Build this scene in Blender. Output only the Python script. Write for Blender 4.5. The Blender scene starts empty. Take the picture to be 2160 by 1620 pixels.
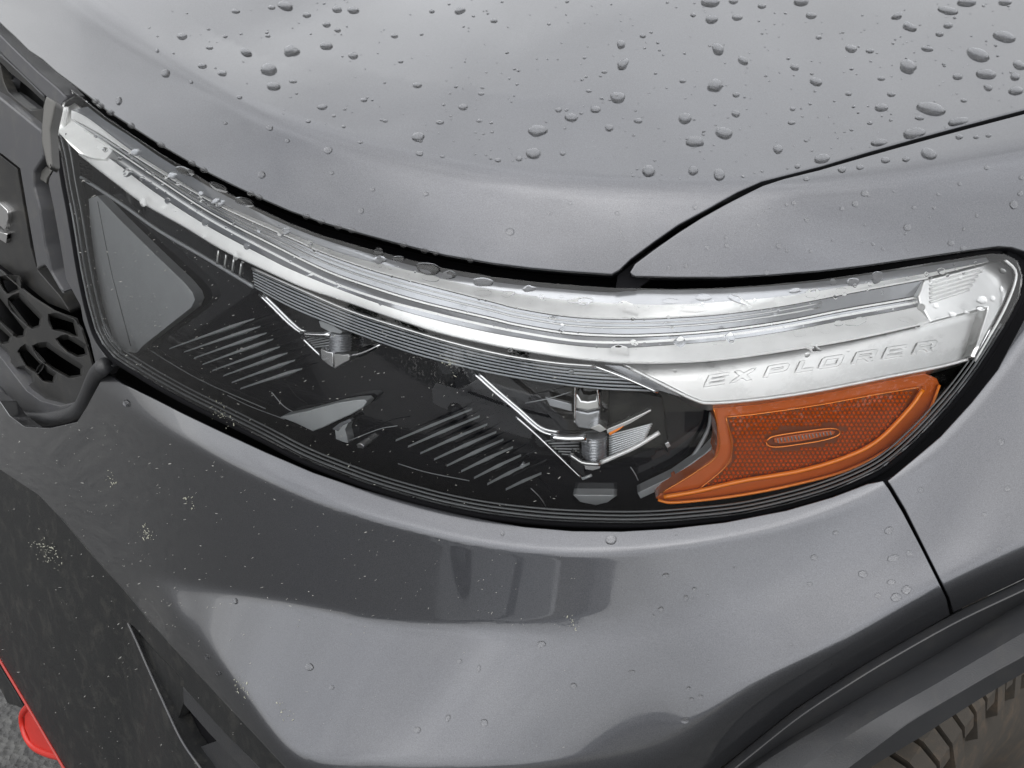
import bpy, math, random
import numpy as np
from mathutils import Vector
from mathutils.geometry import delaunay_2d_cdt

SC = bpy.context.scene
COL = SC.collection
rng = random.Random(7)
R_ = math.radians

# ------------------------------------------------------------------ camera
PITCH = R_(35.0)
CAMZ = 1.45
GROUND = -0.16
cam_d = bpy.data.cameras.new('camera')
cam_d.lens = 50.0
cam_d.sensor_width = 36.0
cam_d.clip_start = 0.02
cam_d.clip_end = 2000.0
cam = bpy.data.objects.new('camera', cam_d)
COL.objects.link(cam)
cam.location = (0, 0, CAMZ)
cam.rotation_euler = (math.pi / 2 - PITCH, 0, 0)
SC.camera = cam

# ------------------------------------------------------------------ sky, sun, exposure
SUN_EL, SUN_AZ = R_(72), R_(200)
w = bpy.data.worlds.new('World')
SC.world = w
w.use_nodes = True
nt = w.node_tree
nt.nodes.clear()
sky = nt.nodes.new('ShaderNodeTexSky')
sky.sky_type = 'NISHITA'
sky.sun_disc = False
sky.sun_elevation = SUN_EL
sky.sun_rotation = SUN_AZ
sky.air_density = 1.0
sky.dust_density = 4.0
hsv = nt.nodes.new('ShaderNodeHueSaturation')
hsv.inputs['Saturation'].default_value = 0.30
tc = nt.nodes.new('ShaderNodeTexCoord')
cl = nt.nodes.new('ShaderNodeTexNoise')
cl.inputs['Scale'].default_value = 3.2
cl.inputs['Detail'].default_value = 5
cl.inputs['Roughness'].default_value = 0.55
cr = nt.nodes.new('ShaderNodeMapRange')
cr.inputs['From Min'].default_value = 0.25
cr.inputs['From Max'].default_value = 0.75
cr.inputs['To Min'].default_value = 0.58
cr.inputs['To Max'].default_value = 1.42
mulc = nt.nodes.new('ShaderNodeMix')
mulc.data_type = 'RGBA'
mulc.blend_type = 'MULTIPLY'
mulc.inputs[0].default_value = 1.0
bg = nt.nodes.new('ShaderNodeBackground')
bg.inputs['Strength'].default_value = 0.15
wo = nt.nodes.new('ShaderNodeOutputWorld')
L = nt.links.new
# an even overcast: the clear-sky contrast is compressed, then greyed
lo_ = nt.nodes.new('ShaderNodeMix')
lo_.data_type = 'RGBA'
lo_.blend_type = 'MULTIPLY'
lo_.inputs[0].default_value = 1.0
lo_.inputs[7].default_value = (0.12, 0.12, 0.12, 1)
gm_ = nt.nodes.new('ShaderNodeGamma')
gm_.inputs[1].default_value = 0.3
L(sky.outputs[0], lo_.inputs[6])
L(lo_.outputs[2], gm_.inputs[0])
L(gm_.outputs[0], hsv.inputs['Color'])
hsv.inputs['Value'].default_value = 4.0
L(tc.outputs['Generated'], cl.inputs['Vector'])
L(cl.outputs['Fac'], cr.inputs['Value'])
L(hsv.outputs[0], mulc.inputs[6])
L(cr.outputs[0], mulc.inputs[7])
sep = nt.nodes.new('ShaderNodeSeparateXYZ')
grd = nt.nodes.new('ShaderNodeMapRange')
grd.inputs['From Min'].default_value = 0.0
grd.inputs['From Max'].default_value = 1.0
grd.inputs['To Min'].default_value = 0.78
grd.inputs['To Max'].default_value = 1.28
mulg = nt.nodes.new('ShaderNodeMix')
mulg.data_type = 'RGBA'
mulg.blend_type = 'MULTIPLY'
mulg.inputs[0].default_value = 1.0
L(tc.outputs['Generated'], sep.inputs[0])
L(sep.outputs['Z'], grd.inputs['Value'])
L(mulc.outputs[2], mulg.inputs[6])
L(grd.outputs[0], mulg.inputs[7])
L(mulg.outputs[2], bg.inputs[0])
L(bg.outputs[0], wo.inputs[0])

sun_d = bpy.data.lights.new('sun', 'SUN')
sun_d.energy = 0.5
sun_d.angle = R_(170)
sun_d.color = (1.0, 0.97, 0.93)
sun = bpy.data.objects.new('sun', sun_d)
COL.objects.link(sun)
az = SUN_AZ
sdir = Vector((math.sin(az) * math.cos(SUN_EL), math.cos(az) * math.cos(SUN_EL), math.sin(SUN_EL)))
sun.rotation_euler = (-sdir).to_track_quat('-Z', 'Y').to_euler()
sun.location = sdir * 30

SC.view_settings.view_transform = 'Standard'
SC.view_settings.look = 'None'
SC.view_settings.gamma = 1.0
SC.view_settings.exposure = 1.76
SC.view_settings.use_curve_mapping = False

# ------------------------------------------------------------------ sight lines and body surfaces
FPX = 50.0 / 36.0 * 2160
CT, ST = math.cos(PITCH), math.sin(PITCH)


def rays(uv):
    uv = np.asarray(uv, float).reshape(-1, 2)
    up = (810 - uv[:, 1]) / FPX
    return np.stack([(uv[:, 0] - 1080) / FPX, CT + up * ST, up * CT - ST], 1)


def at_t(uv, t):
    d = rays(uv)
    return d * np.asarray(t, float).reshape(-1, 1) + np.array([0, 0, CAMZ])


def on_plane(uv, z):
    d = rays(uv)
    return at_t(uv, (z - CAMZ) / d[:, 2])


def hit(gfun, uv, t0=0.6, t1=2.2, n=90):
    """first point along each sight line where gfun goes from outside (>0) to inside"""
    uv = np.asarray(uv, float).reshape(-1, 2)
    d = rays(uv)
    o = np.array([0, 0, CAMZ])
    lo = np.full(len(uv), t0)
    hi = np.full(len(uv), t1)
    found = np.zeros(len(uv), bool)
    prev = np.full(len(uv), t0)
    for t in np.linspace(t0, t1, n)[1:]:
        g = gfun(o + d * t)
        new = (~found) & (g <= 0)
        lo[new] = prev[new]
        hi[new] = t
        found |= new
        prev[:] = t
    for _ in range(40):
        m = (lo + hi) / 2
        g = gfun(o + d * m[:, None])
        ins = g <= 0
        hi = np.where(ins, m, hi)
        lo = np.where(ins, lo, m)
    return o + d * ((lo + hi) / 2)[:, None]


def crv(pts, x):
    """smooth (Catmull) 1-D curve through points"""
    p = np.asarray(pts, float)
    x = np.asarray(x, float)
    X, Y = p[:, 0], p[:, 1]
    m = np.gradient(Y, X)
    i = np.clip(np.searchsorted(X, x) - 1, 0, len(X) - 2)
    h = X[i + 1] - X[i]
    s = (x - X[i]) / h
    sc = np.clip(s, 0, 1)
    y = ((2 * sc**3 - 3 * sc**2 + 1) * Y[i] + (sc**3 - 2 * sc**2 + sc) * h * m[i]
         + (-2 * sc**3 + 3 * sc**2) * Y[i + 1] + (sc**3 - sc**2) * h * m[i + 1])
    y = np.where(s < 0, Y[0] + (x - X[0]) * m[0], y)
    y = np.where(s > 1, Y[-1] + (x - X[-1]) * m[-1], y)
    return y


LIP = [(0, 50), (9, 59), (30, 78), (59, 107), (89, 127), (118, 153), (148, 175), (185, 203), (222, 232), (275, 266), (337, 306),
       (402, 344), (441, 366), (493, 392), (545, 417), (610, 445), (677, 469), (765, 494), (843, 515), (936, 538), (1040, 556),
       (1120, 566), (1200, 573), (1290, 579)]
FBOT = [(1340, 582), (1430, 585), (1530, 585), (1630, 580), (1730, 572), (1830, 560), (1930, 545), (2030, 530), (2105, 521)]
CREASE = [(-60, -190), (165, 0), (300, 85), (390, 145), (550, 233), (700, 287), (850, 330), (1080, 372), (1280, 388), (1420, 392), (1530, 391),
          (1655, 389), (1830, 370), (2000, 342), (2160, 313)]
ZL = 0.93
_f = on_plane(LIP + FBOT, ZL)
_pf = np.polyfit(_f[:, 0], _f[:, 1], 6)
_d = np.polyder(_pf)
XA, XB = -0.50, 0.345


def F(x):
    x = np.asarray(x, float)
    xc = np.clip(x, XA, XB)
    return np.polyval(_pf, xc) + (x - xc) * np.polyval(_d, xc)


_c = on_plane(CREASE, ZL + 0.048)
_cs = np.stack([_c[:, 0], np.maximum(_c[:, 1] - F(_c[:, 0]), 0.03)], 1)


def softmin(a, b, k):
    h = np.clip(0.5 + 0.5 * (b - a) / k, 0, 1)
    return b * (1 - h) + a * h - k * h * (1 - h)


def Hz(x, y):
    s = y - F(x)
    sc = np.clip(crv(_cs, x), 0.03, 0.2)
    q = s / sc
    f1 = 0.048 * (q * (1.22 - 0.22 * np.clip(q, -1, 2)))
    e = s - sc
    f2 = 0.048 + 0.15 * e - 0.06 * np.clip(e, 0, 1)**2
    f2 = f2 + 0.006 * np.exp(-((x - 0.02 - 0.55 * (s - 0.2)) / 0.10)**2) * np.clip(e / 0.1, 0, 1)
    f2 = f2 - 0.004 * np.exp(-((x + 0.20 - 0.75 * (s - 0.2)) / 0.06)**2) * np.clip(e / 0.08, 0, 1)
    return ZL + softmin(f1, f2, 0.007)


def upper_body(uv):
    return hit(lambda P: P[:, 2] - Hz(P[:, 0], P[:, 1]), uv)


def lens_y(x, z, off):
    d = np.clip(ZL - z, -0.06, 0.30)
    return F(x) + 0.006 + off - (0.58 * d - 1.15 * d * d)


def lens_at(off):
    return lambda uv: hit(lambda P: lens_y(P[:, 0], P[:, 2], off) - P[:, 1], uv)


def cached(P, step=6.0, u0=-120.0, u1=2280.0, v0=-130.0, v1=1250.0):
    us, vs = np.arange(u0, u1, step), np.arange(v0, v1, step)
    gu, gv = np.meshgrid(us, vs, indexing='ij')
    uvg = np.stack([gu.ravel(), gv.ravel()], 1)
    T = (P(uvg)[:, 1] / rays(uvg)[:, 1]).reshape(gu.shape)

    def cub(p0, p1, p2, p3, s):
        return p1 + 0.5 * s * (p2 - p0 + s * (2 * p0 - 5 * p1 + 4 * p2 - p3 + s * (3 * (p1 - p2) + p3 - p0)))

    def f(uv):
        uv = np.asarray(uv, float).reshape(-1, 2)
        x = np.clip((uv[:, 0] - u0) / step, 1.0, len(us) - 2.001)
        y = np.clip((uv[:, 1] - v0) / step, 1.0, len(vs) - 2.001)
        i = np.clip(x.astype(int), 1, len(us) - 3)
        j = np.clip(y.astype(int), 1, len(vs) - 3)
        fx, fy = x - i, y - j
        rws = [cub(T[i + k, j - 1], T[i + k, j], T[i + k, j + 1], T[i + k, j + 2], fy) for k in (-1, 0, 1, 2)]
        return at_t(uv, cub(*rws, fx))
    return f


upper_fast = cached(upper_body, v1=640.0)
lens_fast = cached(lens_at(0.0), v0=150.0)


def lens_tilt(off, k, uv_ref):
    """inner face that leans back k metres per metre of height, hung at the given distance behind the lens"""
    Q = lens_at(off)(uv_ref)
    c = np.polyfit(Q[:, 0], Q[:, 2], 1)

    def g(P):
        z0 = np.polyval(c, P[:, 0])
        return lens_y(P[:, 0], z0, off) + k * (P[:, 2] - z0) - P[:, 1]
    return lambda uv: hit(g, uv)


# lower body: shape integrated down each column from a datum curve, with the tilt of the sheet metal at each knot
DATUM = [(-260, 520), (-100, 640), (0, 705), (100, 765), (220, 830), (259, 856), (324, 895), (415, 939), (475, 968), (584, 1015), (687, 1056),
         (791, 1090), (895, 1116), (999, 1138), (1104, 1153), (1207, 1160), (1311, 1158), (1415, 1149), (1560, 1126),
         (1659, 1102), (1756, 1068), (1854, 1023), (1950, 955), (2050, 846), (2160, 705), (2300, 520)]
KU = [-200, 60, 220, 308, 326, 400, 500, 600, 800, 1000, 1200, 1400, 1600, 1800, 2000, 2160, 2320]
KN = {  # v of knots 2..6 ; tilt of knots 1..7
    'v2': [940, 940, 1100, 1198, 1203, 1222, 1242, 1262, 1300, 1310, 1300, 1270, 1230, 1180, 1130, 1050, 1000],
    'v3': [1040, 1060, 1130, 1218, 1226, 1246, 1266, 1286, 1330, 1350, 1370, 1340, 1290, 1240, 1180, 1095, 1045],
    'v4': [1000, 1060, 1160, 1226, 1244, 1325, 1445, 1560, 1590, 1600, 1600, 1560, 1430, 1330, 1215, 1140, 1080],
    'v5': [1020, 1100, 1190, 1246, 1266, 1350, 1470, 1590, 1640, 1650, 1650, 1615, 1475, 1365, 1255, 1185, 1120],
    'v6': [1300, 1300, 1330, 1400, 1410, 1450, 1550, 1650, 1700, 1700, 1700, 1680, 1560, 1450, 1340, 1260, 1200],
    'a1': [60, 60, 68, 69, 69, 69, 69, 69, 69, 68, 65, 62, 60, 56, 52, 50, 50],
    'a2': [50, 50, 68, 68, 68, 68, 69, 69, 67, 65, 63, 60, 54, 48, 46, 46, 46],
    'a3': [76, 78, 70, 52, 24, 18, 22, 28, 34, 40, 51, 55, 49, 43, 43, 47, 48],
    'a4': [78, 78, 70, 52, 24, 18, 22, 28, 36, 47, 59, 62, 51, 43, 43, 48, 50],
    'a5': [86, 86, 78, 80, 70, 70, 70, 70, 76, 78, 84, 92, 98, 100, 100, 98, 96],
    'a6': [86, 86, 86, 86, 86, 86, 86, 86, 84, 84, 90, 98, 100, 102, 102, 100, 98],
}
GU = np.arange(-200, 2321, 10.0)
GV = np.arange(440, 1861, 4.0)
_cols = {k: crv(list(zip(KU, v)), GU) for k, v in KN.items()}
_dat = crv(DATUM, GU)


def _dat_surface(uv):
    return hit(lambda P: lens_y(P[:, 0], P[:, 2], -0.016) - P[:, 1], uv)


_P0 = _dat_surface(np.stack([GU, _dat], 1))
_r0 = rays(np.stack([GU, _dat], 1))
_t0 = (_P0[:, 1]) / _r0[:, 1]
# keep the start line fair
_k = np.polyfit(GU, _t0, 7)
_t0 = np.polyval(_k, GU)
TG = np.zeros((len(GU), len(GV)))


def _ab(v):
    up = (810 - v) / FPX
    return CT + up * ST, up * CT - ST


for i, u in enumerate(GU):
    kv = [_dat[i] - 60, _dat[i] - 2, _dat[i] + 13] + [_cols['v%d' % k][i] for k in (2, 3, 4, 5, 6)]
    ka = [16, 24, _cols['a1'][i]] + [_cols['a%d' % k][i] for k in (2, 3, 4, 5, 6)]
    for k in range(1, len(kv)):
        kv[k] = max(kv[k], kv[k - 1] + 8)
    al = np.radians(np.interp(GV, kv, ka))
    al = np.convolve(np.pad(al, 2, mode='edge'), np.array([1, 2, 3, 2, 1]) / 9.0, 'valid')
    j0 = int(np.clip(np.searchsorted(GV, _dat[i]), 1, len(GV) - 2))
    a0, b0 = _ab(_dat[i])
    t, a, b = _t0[i], a0, b0
    for j in range(j0, len(GV)):
        a2, b2 = _ab(GV[j])
        c, s = math.cos(al[j]), math.sin(al[j])
        t = t * (b * c - a * s) / (b2 * c - a2 * s)
        a, b = a2, b2
        TG[i, j] = t
    t, a, b = _t0[i], a0, b0
    for j in range(j0 - 1, -1, -1):
        a2, b2 = _ab(GV[j])
        c, s = math.cos(al[j]), math.sin(al[j])
        t = t * (b * c - a * s) / (b2 * c - a2 * s)
        a, b = a2, b2
        TG[i, j] = t
        if GV[j] < _dat[i] - 70:
            TG[i, :j] = t
            break
for _ in range(6):
    TG[1:-1] = 0.25 * TG[:-2] + 0.5 * TG[1:-1] + 0.25 * TG[2:]


def lower_t(uv):
    uv = np.asarray(uv, float).reshape(-1, 2)

    def cub(p0, p1, p2, p3, s):
        return p1 + 0.5 * s * (p2 - p0 + s * (2 * p0 - 5 * p1 + 4 * p2 - p3 + s * (3 * (p1 - p2) + p3 - p0)))
    x = np.clip((uv[:, 0] - GU[0]) / 10.0, 1.0, len(GU) - 2.001)
    y = np.clip((uv[:, 1] - GV[0]) / 4.0, 1.0, len(GV) - 2.001)
    i = x.astype(int)
    j = y.astype(int)
    fx, fy = x - i, y - j
    i = np.clip(i, 1, len(GU) - 3)
    j = np.clip(j, 1, len(GV) - 3)
    rows = [cub(TG[i + k, j - 1], TG[i + k, j], TG[i + k, j + 1], TG[i + k, j + 2], fy) for k in (-1, 0, 1, 2)]
    return cub(*rows, fx)


def lower_body(uv, off=0.0):
    return at_t(uv, lower_t(uv) + off)


def lower_off(off):
    return lambda uv: lower_body(uv, off)


# ------------------------------------------------------------------ materials
def mat(name):
    m = bpy.data.materials.new(name)
    m.use_nodes = True
    return m, m.node_tree, m.node_tree.nodes['Principled BSDF']


def noise(t, scale, detail=4, rough=0.6, dist=0.0, coord='Object'):
    tcn = t.nodes.new('ShaderNodeTexCoord')
    n = t.nodes.new('ShaderNodeTexNoise')
    n.inputs['Scale'].default_value = scale
    n.inputs['Detail'].default_value = detail
    n.inputs['Roughness'].default_value = rough
    n.inputs['Distortion'].default_value = dist
    t.links.new(tcn.outputs[coord], n.inputs['Vector'])
    return n


def ramp(t, src, stops):
    r = t.nodes.new('ShaderNodeValToRGB')
    e = r.color_ramp.elements
    while len(e) < len(stops):
        e.new(0.5)
    for k, (p, c) in enumerate(stops):
        e[k].position = p
        e[k].color = (*c, 1) if len(c) == 3 else c
    t.links.new(src, r.inputs[0])
    return r


def bump(t, bsdf, src, strength, dist, also=None):
    b = t.nodes.new('ShaderNodeBump')
    b.inputs['Strength'].default_value = strength
    b.inputs['Distance'].default_value = dist
    t.links.new(src, b.inputs['Height'])
    t.links.new(b.outputs[0], bsdf.inputs['Normal'])
    if also:
        t.links.new(b.outputs[0], bsdf.inputs[also])
    return b


def simple(name, col, rough=0.4, metal=0.0, coat=0.0, spec=0.5, grain=0.0, gscale=60):
    m, t, b = mat(name)
    b.inputs['Base Color'].default_value = (*col, 1)
    b.inputs['Roughness'].default_value = rough
    b.inputs['Metallic'].default_value = metal
    b.inputs['Coat Weight'].default_value = coat
    b.inputs['Coat Roughness'].default_value = 0.03
    b.inputs['Specular IOR Level'].default_value = spec
    n = noise(t, gscale, 3)
    r = ramp(t, n.outputs['Fac'], [(0.3, tuple(c * 0.96 for c in col)), (0.7, tuple(min(1, c * 1.03) for c in col))])
    t.links.new(r.outputs[0], b.inputs['Base Color'])
    if grain:
        bump(t, b, n.outputs['Fac'], grain, 0.0006)
    return m


def paint_material():
    m, t, b = mat('metallic_grey_paint')
    b.inputs['Metallic'].default_value = 0.82
    b.inputs['Roughness'].default_value = 0.28
    b.inputs['Coat Weight'].default_value = 1.0
    b.inputs['Coat Roughness'].default_value = 0.035
    b.inputs['Coat IOR'].default_value = 1.5
    n = noise(t, 1500, 2, 0.7)
    v = t.nodes.new('ShaderNodeTexVoronoi')
    v.inputs['Scale'].default_value = 1400
    tcn = t.nodes.new('ShaderNodeTexCoord')
    t.links.new(tcn.outputs['Object'], v.inputs['Vector'])
    r = ramp(t, n.outputs['Fac'], [(0.28, (0.052, 0.054, 0.060)), (0.72, (0.096, 0.100, 0.110))])
    big = noise(t, 9, 4, 0.6)
    br = ramp(t, big.outputs['Fac'], [(0.3, (0.93, 0.93, 0.95)), (0.7, (1.05, 1.04, 1.03))])
    mx = t.nodes.new('ShaderNodeMix')
    mx.data_type = 'RGBA'
    mx.blend_type = 'MULTIPLY'
    mx.inputs[0].default_value = 1
    t.links.new(r.outputs[0], mx.inputs[6])
    t.links.new(br.outputs[0], mx.inputs[7])
    # dried road film: thin grey streaks dull the coat
    st = noise(t, 14, 6, 0.7, 0.4)
    sr = ramp(t, st.outputs['Fac'], [(0.45, (0.02, 0.02, 0.02)), (0.75, (0.12, 0.12, 0.12))])
    t.links.new(sr.outputs[0], b.inputs['Coat Roughness'])
    # flake flop: metallic paint darkens towards grazing
    lw = t.nodes.new('ShaderNodeLayerWeight')
    lw.inputs['Blend'].default_value = 0.5
    lr = ramp(t, lw.outputs['Facing'], [(0.0, (1.0, 1.0, 1.0)), (0.3, (0.96, 0.96, 0.96)), (0.6, (0.68, 0.68, 0.68)), (1.0, (0.5, 0.5, 0.5))])
    mf = t.nodes.new('ShaderNodeMix')
    mf.data_type = 'RGBA'
    mf.blend_type = 'MULTIPLY'
    mf.inputs[0].default_value = 1
    t.links.new(mx.outputs[2], mf.inputs[6])
    t.links.new(lr.outputs[0], mf.inputs[7])
    t.links.new(mf.outputs[2], b.inputs['Base Color'])
    nm = t.nodes.new('ShaderNodeBump')
    nm.inputs['Strength'].default_value = 0.05
    nm.inputs['Distance'].default_value = 0.0002
    t.links.new(v.outputs['Distance'], nm.inputs['Height'])
    t.links.new(nm.outputs[0], b.inputs['Normal'])
    return m


def lens_material():
    m, t, b = mat('clear_lens')
    t.nodes.remove(b)
    out = t.nodes['Material Output']
    tr = t.nodes.new('ShaderNodeBsdfTransparent')
    tr.inputs[0].default_value = (0.97, 0.98, 0.985, 1)
    gl = t.nodes.new('ShaderNodeBsdfGlossy')
    gl.inputs['Roughness'].default_value = 0.015
    fr = t.nodes.new('ShaderNodeFresnel')
    fr.inputs['IOR'].default_value = 1.5
    mu = t.nodes.new('ShaderNodeMath')
    mu.operation = 'MULTIPLY'
    mu.use_clamp = True
    mu.inputs[1].default_value = 1.15
    mx = t.nodes.new('ShaderNodeMixShader')
    t.links.new(fr.outputs[0], mu.inputs[0])
    t.links.new(mu.outputs[0], mx.inputs[0])
    t.links.new(tr.outputs[0], mx.inputs[1])
    t.links.new(gl.outputs[0], mx.inputs[2])
    t.links.new(mx.outputs[0], out.inputs[0])
    return m


def water_material():
    m, t, b = mat('clear_water')
    b.inputs['Base Color'].default_value = (1, 1, 1, 1)
    b.inputs['Transmission Weight'].default_value = 1.0
    b.inputs['IOR'].default_value = 1.33
    b.inputs['Roughness'].default_value = 0.0
    return m


def asphalt_material():
    m, t, b = mat('wet_asphalt')
    v = t.nodes.new('ShaderNodeTexVoronoi')
    v.inputs['Scale'].default_value = 90
    tcn = t.nodes.new('ShaderNodeTexCoord')
    t.links.new(tcn.outputs['Object'], v.inputs['Vector'])
    n = noise(t, 25, 6, 0.75)
    r = ramp(t, n.outputs['Fac'], [(0.33, (0.008, 0.008, 0.008)), (0.45, (0.04, 0.04, 0.04)), (0.7, (0.095, 0.095, 0.09))])
    t.links.new(r.outputs[0], b.inputs['Base Color'])
    b.inputs['Roughness'].default_value = 0.6
    mm = t.nodes.new('ShaderNodeMath')
    mm.operation = 'ADD'
    t.links.new(v.outputs['Distance'], mm.inputs[0])
    t.links.new(n.outputs['Fac'], mm.inputs[1])
    bump(t, b, mm.outputs[0], 0.8, 0.008)
    return m


def dusty_plastic(name, col, rough, dirt, dcol, grain=0.25):
    m, t, b = mat(name)
    n = noise(t, 900, 2)
    d = noise(t, 40, 8, 0.75, 0.6)
    r = ramp(t, d.outputs['Fac'], [(0.50, col), (0.50 + dirt, tuple(0.5 * a + 0.5 * c for a, c in zip(col, dcol))), (0.9, dcol)])
    t.links.new(r.outputs[0], b.inputs['Base Color'])
    b.inputs['Roughness'].default_value = rough
    b.inputs['Specular IOR Level'].default_value = 0.25
    bump(t, b, n.outputs['Fac'], grain, 0.0005)
    return m


M_PAINT = paint_material()
M_LENS = lens_material()
M_WATER = water_material()
M_BLACK = simple('black_gap_rubber', (0.004, 0.004, 0.005), 0.8, spec=0.1)
M_GLOSSBLK = simple('piano_black_plastic', (0.006, 0.006, 0.008), 0.08, 0, 0.3)
M_SILVER = simple('satin_silver_reflector', (0.66, 0.66, 0.655), 0.28, 0.9)
M_WHITE = simple('white_light_guide', (0.90, 0.90, 0.89), 0.3, 0.25)
M_MATTEW = simple('matte_white_flare', (0.92, 0.92, 0.90), 0.6, 0.0)
M_CHAMF = simple('pale_grille_chamfer', (0.060, 0.059, 0.055), 0.4, 0.0)
M_CHROME = simple('chrome', (0.82, 0.82, 0.83), 0.05, 1.0)
M_GUIDE = simple('grey_light_guide', (0.37, 0.38, 0.40), 0.16, 0.6)
M_RIB = simple('silver_rib', (0.7, 0.72, 0.74), 0.4, 0.6)
M_PLATE = simple('grey_satin_plastic', (0.33, 0.34, 0.35), 0.45, 0.3)
M_FIN = simple('smoke_fin', (0.50, 0.52, 0.53), 0.4, 0.4)
M_RIDGE = simple('dark_lens_rim', (0.12, 0.125, 0.13), 0.15, 0.0, 0.5)
M_TRIM = dusty_plastic('grey_grained_trim', (0.022, 0.0228, 0.025), 0.45, 0.2, (0.038, 0.037, 0.035), 0.35)
M_TRIM.node_tree.nodes['Principled BSDF'].inputs['Specular IOR Level'].default_value = 0.5
M_GRILLE = dusty_plastic('satin_grille_grey', (0.070, 0.071, 0.076), 0.34, 0.22, (0.12, 0.118, 0.105), 0.15)
M_MESH = dusty_plastic('dusty_dark_mesh', (0.022, 0.022, 0.022), 0.34, 0.2, (0.065, 0.061, 0.051), 0.2)
M_FASCIA = dusty_plastic('dusty_black_fascia', (0.011, 0.0115, 0.012), 0.40, 0.14, (0.040, 0.039, 0.035), 0.3)
M_AMBER = simple('amber_plastic', (0.52, 0.115, 0.022), 0.2, 0.0, 0.6)
M_AMBERCELL = simple('amber_reflex_cells', (0.92, 0.30, 0.055), 0.24, 0.75, 0.2)
M_AMBERBED = simple('dark_amber_bed', (0.16, 0.040, 0.010), 0.3, 0.0, 0.3)
M_ORANGE = simple('orange_edge', (1.0, 0.26, 0.012), 0.25, 0.0, 0.5)  # brighter orange paints in the glow gathered at amber edges
M_RED = simple('red_accent', (0.42, 0.018, 0.011), 0.35)
M_REDD = simple('dull_red_trim', (0.28, 0.022, 0.016), 0.5)
M_RUBBER = dusty_plastic('dusty_tyre_rubber', (0.042, 0.037, 0.031), 0.8, 0.2, (0.115, 0.080, 0.052), 0.6)
M_ASPHALT = asphalt_material()
M_SPECK = simple('pale_dried_dirt', (0.24, 0.24, 0.225), 0.8)
M_BUG = simple('dried_insect', (0.27, 0.27, 0.22), 0.7)


# ------------------------------------------------------------------ mesh helpers
def dense(pts, step, closed=True):
    p = [np.array(q, float) for q in pts]
    out = []
    n = len(p)
    for i in range(n if closed else n - 1):
        a, b = p[i], p[(i + 1) % n]
        k = max(1, int(np.linalg.norm(b - a) / step))
        for j in range(k):
            out.append(a + (b - a) * j / k)
    if not closed:
        out.append(p[-1])
    return np.array(out)


def smooth_line(pts, step=8.0, n=None):
    """Catmull-Rom polyline through points, resampled"""
    p = np.array(pts, float)
    q = np.vstack([2 * p[0] - p[1], p, 2 * p[-1] - p[-2]])
    out = []
    for i in range(1, len(q) - 2):
        k = 16
        for j in range(k):
            s = j / k
            out.append(0.5 * ((2 * q[i]) + (-q[i - 1] + q[i + 1]) * s + (2 * q[i - 1] - 5 * q[i] + 4 * q[i + 1] - q[i + 2]) * s * s
                              + (-q[i - 1] + 3 * q[i] - 3 * q[i + 1] + q[i + 2]) * s**3))
    out.append(p[-1])
    out = np.array(out)
    d = np.concatenate([[0], np.cumsum(np.linalg.norm(np.diff(out, axis=0), axis=1))])
    if n is None:
        n = max(2, int(d[-1] / step) + 1)
    s = np.linspace(0, d[-1], n)
    return np.stack([np.interp(s, d, out[:, 0]), np.interp(s, d, out[:, 1])], 1)


def link(name, me, m, parent=None):
    o = bpy.data.objects.new(name, me)
    COL.objects.link(o)
    if m is not None and not me.materials:
        me.materials.append(m)
    if parent is not None:
        o.parent = parent
    return o


def raw_mesh(name, verts, faces, m=None, smooth=False, normals=None):
    me = bpy.data.meshes.new(name)
    me.from_pydata([tuple(map(float, v)) for v in verts], [], [tuple(map(int, f)) for f in faces])
    me.update()
    if smooth:
        me.polygons.foreach_set('use_smooth', [True] * len(me.polygons))
    if normals is not None:
        me.normals_split_custom_set_from_vertices([tuple(map(float, n)) for n in normals])
    if m is not None:
        me.materials.append(m)
    return me


def normals_of(P, uv, e=1.0):
    uv = np.asarray(uv, float)
    a = P(uv + [e, 0]) - P(uv - [e, 0])
    b = P(uv + [0, e]) - P(uv - [0, e])
    n = np.cross(b, a)
    n /= np.linalg.norm(n, axis=1)[:, None] + 1e-12
    view = P(uv) - np.array([0, 0, CAMZ])
    n[np.sum(n * view, 1) > 0] *= -1
    return n


def inside(poly, pts):
    poly = np.asarray(poly)
    pts = np.asarray(pts)
    x, y = pts[:, 0], pts[:, 1]
    c = np.zeros(len(pts), bool)
    j = len(poly) - 1
    for i in range(len(poly)):
        xi, yi = poly[i]
        xj, yj = poly[j]
        if yi != yj:
            c ^= ((yi > y) != (yj > y)) & (x < (xj - xi) * (y - yi) / (yj - yi) + xi)
        j = i
    return c


def inset(lp, d):
    area = 0.5 * np.sum(lp[:, 0] * np.roll(lp[:, 1], -1) - np.roll(lp[:, 0], -1) * lp[:, 1])
    e = np.roll(lp, -1, 0) - lp
    e /= np.linalg.norm(e, axis=1)[:, None] + 1e-9
    n1 = np.stack([-e[:, 1], e[:, 0]], 1) * (1 if area > 0 else -1)
    n = n1 + np.roll(n1, 1, 0)
    n /= np.linalg.norm(n, axis=1)[:, None] + 1e-9
    return lp + n * d


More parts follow.
